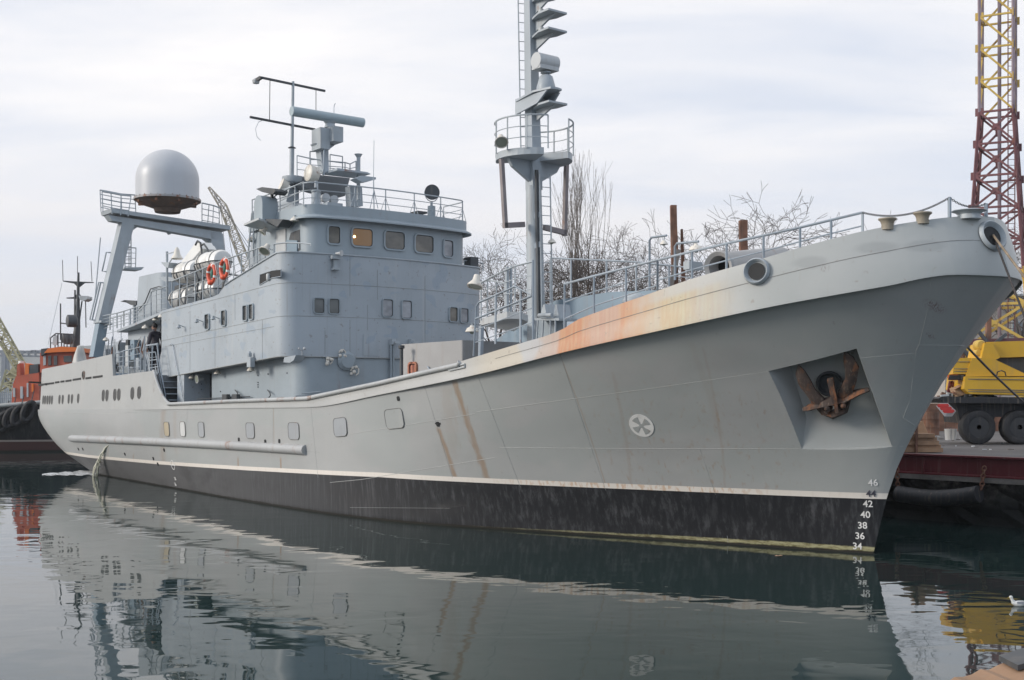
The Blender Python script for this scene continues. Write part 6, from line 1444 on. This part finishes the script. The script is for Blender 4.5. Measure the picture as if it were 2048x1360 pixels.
up_ = tc_.part(cp2([(1931, 753), (2200, 756), (2200, 792), (1940, 788), (1928, 778)], 2.2, CY_+.05), 'turntable_body', yellow)
gl = paint('panel line grey', (.16, .14, .12), .6)
for y0, y1 in ((757.5, 759), (778.5, 780), (782.5, 784)): tc_.part(cp2([(1936, y0), (2200, y0+3), (2200, y1+3), (1936, y1)], -.02, CY_+.05), 'panel_line', gl, parent=up_)
cw = tc_.part(cp2([(1906, 748), (1908, 716), (1943, 716), (1938, 748)], 1.7, CY_+.3), 'counterweight', yellow)
for y0 in (723, 737, 742): tc_.part(cp2([(1908, y0), (1938, y0), (1938, y0+1.3), (1908, y0+1.3)], -.02, CY_+.3), 'panel_line', gl, parent=cw)
hz_ = tc_.part(cp2([(1894, 750), (1916, 749), (1914, 760), (1896, 760)], .5, CY_+.3), 'hazard_board', orange_b)
for k in range(4): tc_.part(cp2([(1896+k*5, 760), (1899+k*5, 760), (1902+k*5, 750), (1899+k*5, 750)], -.02, CY_+.3), 'hazard_stripe', blk, parent=hz_)
tc_.part(cp2([(1931, 753), (1944, 716), (1962, 716), (1984, 716), (2060, 752)], 1.6, CY_+.25), 'side_plate', yellow)
bm2 = MB(); A_ = [(1963, 716), (1970, 686), (1984, 686), (2001, 715), (1984, 723)]; bm2.prism([G(x, y, CY_+.4) for x, y in A_], (.1, 1.4, 0)); tc_.part(bm2, 'boom_head', yellow)
tc_.part(cp2([(1972, 684), (2230, 676), (2230, 708), (2002, 715)], 1.3, CY_+.5), 'boom', yellow); tc_.part(cp2([(1984, 717), (2000, 714), (2120, 718), (2120, 752), (2048, 751)], 1.0, CY_+.8), 'machinery_bay', dark_steel)
tc_.part(MB().lathe([(.12, 0), (.16, .05), (.16, .3), (.12, .35)], G(1963, 690, CY_+.6), (0, 1, 0), 14).lathe([(.1, 0), (.1, .3)], G(1959, 705, CY_+.6), (0, 1, 0), 10), 'boom_pulley', yellow_p, 40)
tc_.part(MB().path([G(x, y, CY_+.04) for x, y in ((1993, 753), (1995, 744), (2003, 741), (2010, 744), (2012, 752))], .02, 5), 'grab_handle', blk, 60)
tc_.part(cp2([(1960, 706), (1972, 690), (1976, 724), (1962, 740)], .8, CY_+.9), 'hydraulic_block', blk)
# scrap on the truck deck
bx_ = WThing('cardboard_box', G(1920, 788, CY_+.7), 'brown cardboard box lying on the end of the black truck deck', 'box'); bx_.part(MB().obox(G(1921, 781, CY_+.7), (.22, 0, .06), (0, .2, 0), (-.05, 0, .13)), 'box', paint('cardboard', (.42, .28, .18), .85)); bx_.part(MB().obox(G(1914, 774, CY_+.6), (.12, 0, .06), (0, .2, 0), (0, 0, .01)), 'flap', paint('cardboard', (.42, .28, .18), .85))
rd = random.Random(9); dbm = MB()
for k in range(60):
    p = G(rd.uniform(1888, 1990), rd.uniform(786, 793), CY_+rd.uniform(.3, 2)); s_ = rd.uniform(.02, .07); dbm.obox(p, (s_*rd.uniform(1, 3), 0, rd.uniform(-.03, .03)), (0, s_, 0), (0, 0, s_*.6), k % 3)
tag(dbm.build('rubbish', [pale, dark_steel, rusty]), kind='stuff')
red_t = WThing('tripod_stand', G(1902, 793, CY_+1.3), 'small dark red trestle standing behind the truck deck', 'trestle'); red_t.part(MB().beam(G(1896, 790, CY_+1.3), G(1901, 762, CY_+1.3), .08).beam(G(1912, 790, CY_+1.3), G(1903, 762, CY_+1.3), .08).beam(G(1898, 778, CY_+1.3), G(1908, 778, CY_+1.3), .05), 'frame', red_beam)
# buckets
for i, (x, lb) in enumerate(((1898, 'white paint bucket on the quay, left of the pair'), (1905, 'white paint bucket on the quay with a wire handle, right of the pair'))):
    Y_ = 40.; b = WThing('bucket', gz(x, Y_, QZ), lb, 'bucket', 'white buckets on the quay'); b.part(MB().lathe([(.12, 0), (.15, .36), (.155, .37), (.145, .36), (.12, .02), (0, .02)], gz(x, Y_, QZ), n=18), 'pail', white, 40)
    b.part(MB().path([gz(x, Y_, QZ)+Vector((.13*math.cos(g), 0, .30+.12*math.sin(g))) for g in np.linspace(0, math.pi, 9)], .006, 4), 'handle', dark_steel, 60)
# timber block and post at the quay edge
tb = WThing('timber_block', gz(1840, 30.3, QZ), 'stack of weathered timber baulks on the quay edge behind the stem', 'timber')
for k in range(5): tb.part(MB().obox(G(1838, 905-7.2*(2*k+1)*.5-2, 30.3+(k % 2)*.05), (.50-.05*k, 0, 0), (0, .3, 0), (0, 0, .05)), 'baulk', wood)
tb.part(MB().prism([G(x, 31, 31) for x in ()] or [gz(1824, 30.9, QZ), gz(1862, 30.9, QZ), gz(1856, 30.9, 2.05), gz(1846, 30.9, 2.35), gz(1828, 30.9, 2.3)], (0, .3, 0)), 'baulk', wood); tb.part(MB().box(gz(1832, 29.9, 0).x, gz(1836, 29.9, 0).x, 29.9, 30.0, QZ, 2.28), 'stake', rusty)
tk_ = WThing('oil_drum', gz(1862, 46, QZ), 'rusty brown oil drum standing beyond the timber block', 'drum'); tk_.part(MB().lathe([(.3, 0), (.3, .28), (.31, .30), (.3, .32), (.3, .6), (.31, .62), (.3, .64), (.3, .9), (.28, .9), (.28, .88), (0, .88)], gz(1862, 46, QZ), n=22), 'drum', rusty, 40)
rd = random.Random(12); lm = MB()
for k in range(40):
    x = rd.uniform(1845, 2040); Y_ = rd.uniform(31, 44); p = gz(x, Y_, QZ+.02); s_ = rd.uniform(.01, .05); lm.obox(p, (s_*1.6, 0, 0), (0, s_, 0), (0, 0, .012), k % 3)
tag(lm.build('litter', [white, pale, wood_g]), kind='stuff')
# ---- red kerb beam and rubber fender on the quay face
def qp(a, b, z): return S2W(a, b, z)
kb = WThing('kerb_beam', qp(-6, QB, QZ), 'dark red steel beam along the top edge of the quay', 'beam')
mb = MB(); f_ = [(QB+.10, 1.12), (QB+.20, 1.12), (QB+.20, 1.15), (QB+.13, 1.17), (QB+.13, QZ-.03), (QB+.20, QZ-.01), (QB+.20, QZ+.03), (QB-.05, QZ+.03), (QB-.05, 1.12)]
mb.grid([[qp(-30, b, z) for b, z in f_], [qp(14, b, z) for b, z in f_]], closed=True); kb.part(mb, 'web', red_beam)
for a in np.arange(-28, 12, 3.1): kb.part(MB().prism([qp(a, QB+.13, 1.16), qp(a, QB+.21, 1.15), qp(a, QB+.21, 1.25), qp(a, QB+.14, QZ-.05)], qp(a+.03, 0, 0)-qp(a, 0, 0)), 'stiffener', red_beam)
kb.part(MB().grid([[qp(-30, QB+.12, 1.0), qp(-30, QB+.22, 1.0), qp(-30, QB+.22, 1.11), qp(-30, QB+.12, 1.11)], [qp(14, QB+.12, 1.0), qp(14, QB+.22, 1.0), qp(14, QB+.22, 1.11), qp(14, QB+.12, 1.11)]], closed=True), 'timber_rubbing_strip', wood_g)
def on_quay(x, y): # pixel to point on the quay face
    return SHIPM @ P(x, y, b=QB+.35)
fa, fbb = on_quay(1796, 987), on_quay(1958, 988)
fe = WThing('rubber_fender', (fa+fbb)/2, 'long black cylindrical rubber fender hanging from chains on the quay wall', 'fender')
dv = fbb-fa; pts = [fa.lerp(fbb, k/14)-Vector((0, 0, .10*math.sin(math.pi*k/14))) for k in range(15)]; rr_f = 16/FPX*fa.y
fe.part(MB().path(pts, rr_f, 20), 'cylinder', paint('fender rubber', (.045, .045, .048), .55, .3, .2, fine=2), 40)
def wchain(p, q, n, r, mat, T):
    o = MB()
    for k in range(n):
        a, b = p.lerp(q, k/n), p.lerp(q, (k+1)/n); d = b-a; m = (a+b)/2; u = d.normalized(); s_ = (Vector((1, 0, 0)) if k % 2 else Vector((0, 1, 0)))
        o.path([m+u*d.length*.68*math.cos(g)+s_*r*2.2*math.sin(g) for g in np.linspace(0, 2*math.pi, 9)[:-1]], r*.8, 5, closed=True)
    T.part(o, 'chain', mat, 60)
wchain(pts[0]+Vector((0, 0, .1)), pts[0]+Vector((-.03, 0, .62)), 6, .022, rusty, fe); wchain(pts[-1]+Vector((.05, 0, .1)), pts[-1]+Vector((.12, 0, .62)), 6, .022, rusty, fe)
# concrete lumps on the wall face
# ---- foreground plank edge
pk = WThing('plank', G(1960, 1345, 2.3), 'worn timber plank edge in the near right corner', 'plank')
p0, p1 = G(1800, 1391, 2.45), G(2120, 1293, 2.75); nrm = Vector((.1, -1, 0)).normalized()
mb = MB(); rows = []
for k in range(20):
    f = k/19; p = p0.lerp(p1, f); j = .004*math.sin(k*2.3); rows.append([p+Vector((0, 0, -.02+j)), p+Vector((0, 0, j)), p+Vector((.05, -.35, j)), p+Vector((.05, -.35, -.12))])
mb.grid(rows, closed=True); mb.add(rows[0], [(0, 1, 2, 3)]); mb.add(rows[-1], [(3, 2, 1, 0)]); pk.part(mb, 'board', wood)
pk.part(MB().obox(p0.lerp(p1, .72)+Vector((.02, -.02, .012)), (p1-p0).normalized()*.085, (0, .05, 0), (0, 0, .006)), 'metal_strap', dark_steel)
# ---- gull on the water, leaf
gp = G0(2040, 1212); gu = WThing('gull', gp, 'white-headed grey gull floating on the water at the right edge', 'gull')
bv = MB(); rows = []
for h, r, z in ((-.20, .004, .075), (-.14, .03, .075), (-.06, .06, .065), (.03, .07, .06), (.10, .055, .065), (.15, .03, .085)):
    rows.append([gp+Vector((-h, r*math.cos(g), z+r*.85*math.sin(g)-.02)) for g in np.linspace(0, 2*math.pi, 15)[:-1]])
bv.grid(rows, closed=True); gw = paint('gull white', (.62, .62, .60), .7, .05, 0, fine=5)
gu.part(bv.path([gp+Vector((-.11, 0, .06)), gp+Vector((-.145, 0, .11)), gp+Vector((-.16, 0, .15))], [.045, .026, .028], 10).sphere(gp+Vector((-.168, 0, .165)), .031, 12, 0, (1.15, .9, .95)), 'body', gw, 60)
wg = MB()
for s_ in (1, -1): wg.grid([[gp+Vector((-.08, s_*.055, .09)), gp+Vector((-.08, s_*.072, .05))], [gp+Vector((.05, s_*.062, .098)), gp+Vector((.05, s_*.075, .05))], [gp+Vector((.17, s_*.03, .095)), gp+Vector((.17, s_*.035, .075))], [gp+Vector((.25, s_*.008, .10)), gp+Vector((.25, s_*.010, .09))]])
gu.part(wg, 'wing', paint('gull grey', (.22, .23, .25), .7, fine=5), 60); gu.part(MB().path([gp+Vector((-.195, 0, .162)), gp+Vector((-.235, 0, .152))], [.008, .002], 6), 'beak', paint('beak yellow', (.55, .38, .05), .5)); gu.part(MB().sphere(gp+Vector((-.18, -.026, .172)), .005, 6).sphere(gp+Vector((-.18, .026, .172)), .005, 6), 'eye', black); gu.o.scale = (.75, .75, .75)
lp = G0(1557, 1112, .005); lf = MB().add([lp+Vector(v) for v in ((-.075, 0, 0), (-.03, .05, .012), (0, .03, .006), (.05, .06, .014), (.085, .01, .004), (.04, -.05, .012), (-.02, -.035, .004))], [(0, 1, 2, 3, 4, 5, 6)])
lo_ = lf.build('dead_leaf', paint('leaf tan', (.42, .27, .17), .7)); tag(lo_, 'curled tan leaf floating on the water in front of the bow', 'leaf')
# ------------------------------------------------------------------ water
def water():
    M = Mat('harbour water', .02, spec=.5); b = M.b; b.inputs['IOR'].default_value = 1.40
    geo = M.t.nodes.new('ShaderNodeNewGeometry')
    def n(s, d, r, dist, rot=0, off=0):
        mp = M.t.nodes.new('ShaderNodeMapping'); mp.inputs['Scale'].default_value = s; mp.inputs['Rotation'].default_value = (0, 0, R(rot)); mp.inputs['Location'].default_value = (off, off, 0)
        M.t.links.new(geo.outputs['Position'], mp.inputs[0]); q = M.t.nodes.new('ShaderNodeTexNoise'); q.inputs['Scale'].default_value = 1
        q.inputs['Detail'].default_value = d; q.inputs['Roughness'].default_value = r; q.inputs['Distortion'].default_value = dist
        M.t.links.new(mp.outputs[0], q.inputs[0]); return X(M.t, q.outputs[0])
    patch = n((.07, .10, 1), 2, .5, .3, off=4).step(.42, .62)
    swell = n((.55, .8, 1), 2, .45, .6, 12)
    rip = n((1.5, 2.1, 1), 1.5, .45, .4, 20, 3)
    fine = n((9, 12, 1), 2, .5, .2, 5, 9)
    h = swell*.60+rip*(patch*.16+.10)+fine*(patch*.004+.0)
    bp = M.t.nodes.new('ShaderNodeBump'); bp.inputs['Strength'].default_value = 1; bp.inputs['Distance'].default_value = .017
    M.t.links.new(h.k, bp.inputs['Height']); M.t.links.new(bp.outputs[0], b.inputs['Normal'])
    return M.col((.014, .030, .029))
wm = water()
tag(MB().grid([[(x, y, 0) for x in (-1250, 1250)] for y in (-60, 1690)]).build('water', wm), kind='structure')
# ------------------------------------------------------------------ quay
quay_m = paint('quay concrete', (.105, .098, .095), .85, .25, .1, fine=.8, bump=.6)
def wall_material():
    M = Mat('quay wall', .8); n = M.noise((1.1, 1.1, 1.4), 6, .65, off=2); k = M.noise((6, 6, 6), 4, .6)
    c = M.mix(n.step(.50, .72), (.055, .050, .046), (.34, .30, .26)); c = M.mix(k.step(.5, .7)*.5, c, (.02, .018, .016))
    c = M.mix(M.z.step(1.0, .35), c, (.013, .014, .013)); M.bump(n*1.0+k*.4, .9, .12); return M.col(c)
quay_wall = wall_material()
pass
q = MB(); seg = np.concatenate([np.arange(-70, -30, 4.), np.arange(-30, 12, .35), np.arange(12, 424, 6.)]); rq = random.Random(4)
rows = [[S2W(a, QB-.03*math.sin(a*3.1)+(rq.uniform(-.16, .07) if .1 < z < 1.1 else -.05*(z < 1)), z) for a in seg] for z in (-2, 0, .2, .4, .6, .78, .95, 1.15, QZ-.02)]
q.grid(rows, 1)
top = [[S2W(a, b, QZ) for a in (-70, 420)] for b in (QB, -600)]
q.grid(top, 0)
tag(q.build('quay', [quay_m, quay_wall], None), kind='structure')
# ------------------------------------------------------------------ haze
hz = Mat('haze air'); hz.t.nodes.remove(hz.b); pv = hz.t.nodes.new('ShaderNodeVolumePrincipled'); pv.inputs['Color'].default_value = (.92, .95, 1, 1); pv.inputs['Density'].default_value = .00030; pv.inputs['Anisotropy'].default_value = .3
hz.t.links.new(pv.outputs[0], [n for n in hz.t.nodes if n.type == 'OUTPUT_MATERIAL'][0].inputs['Volume'])
tag(MB().box(-1300, 1300, -80, 1720, -4, 90).build('haze', hz.m), kind='stuff')
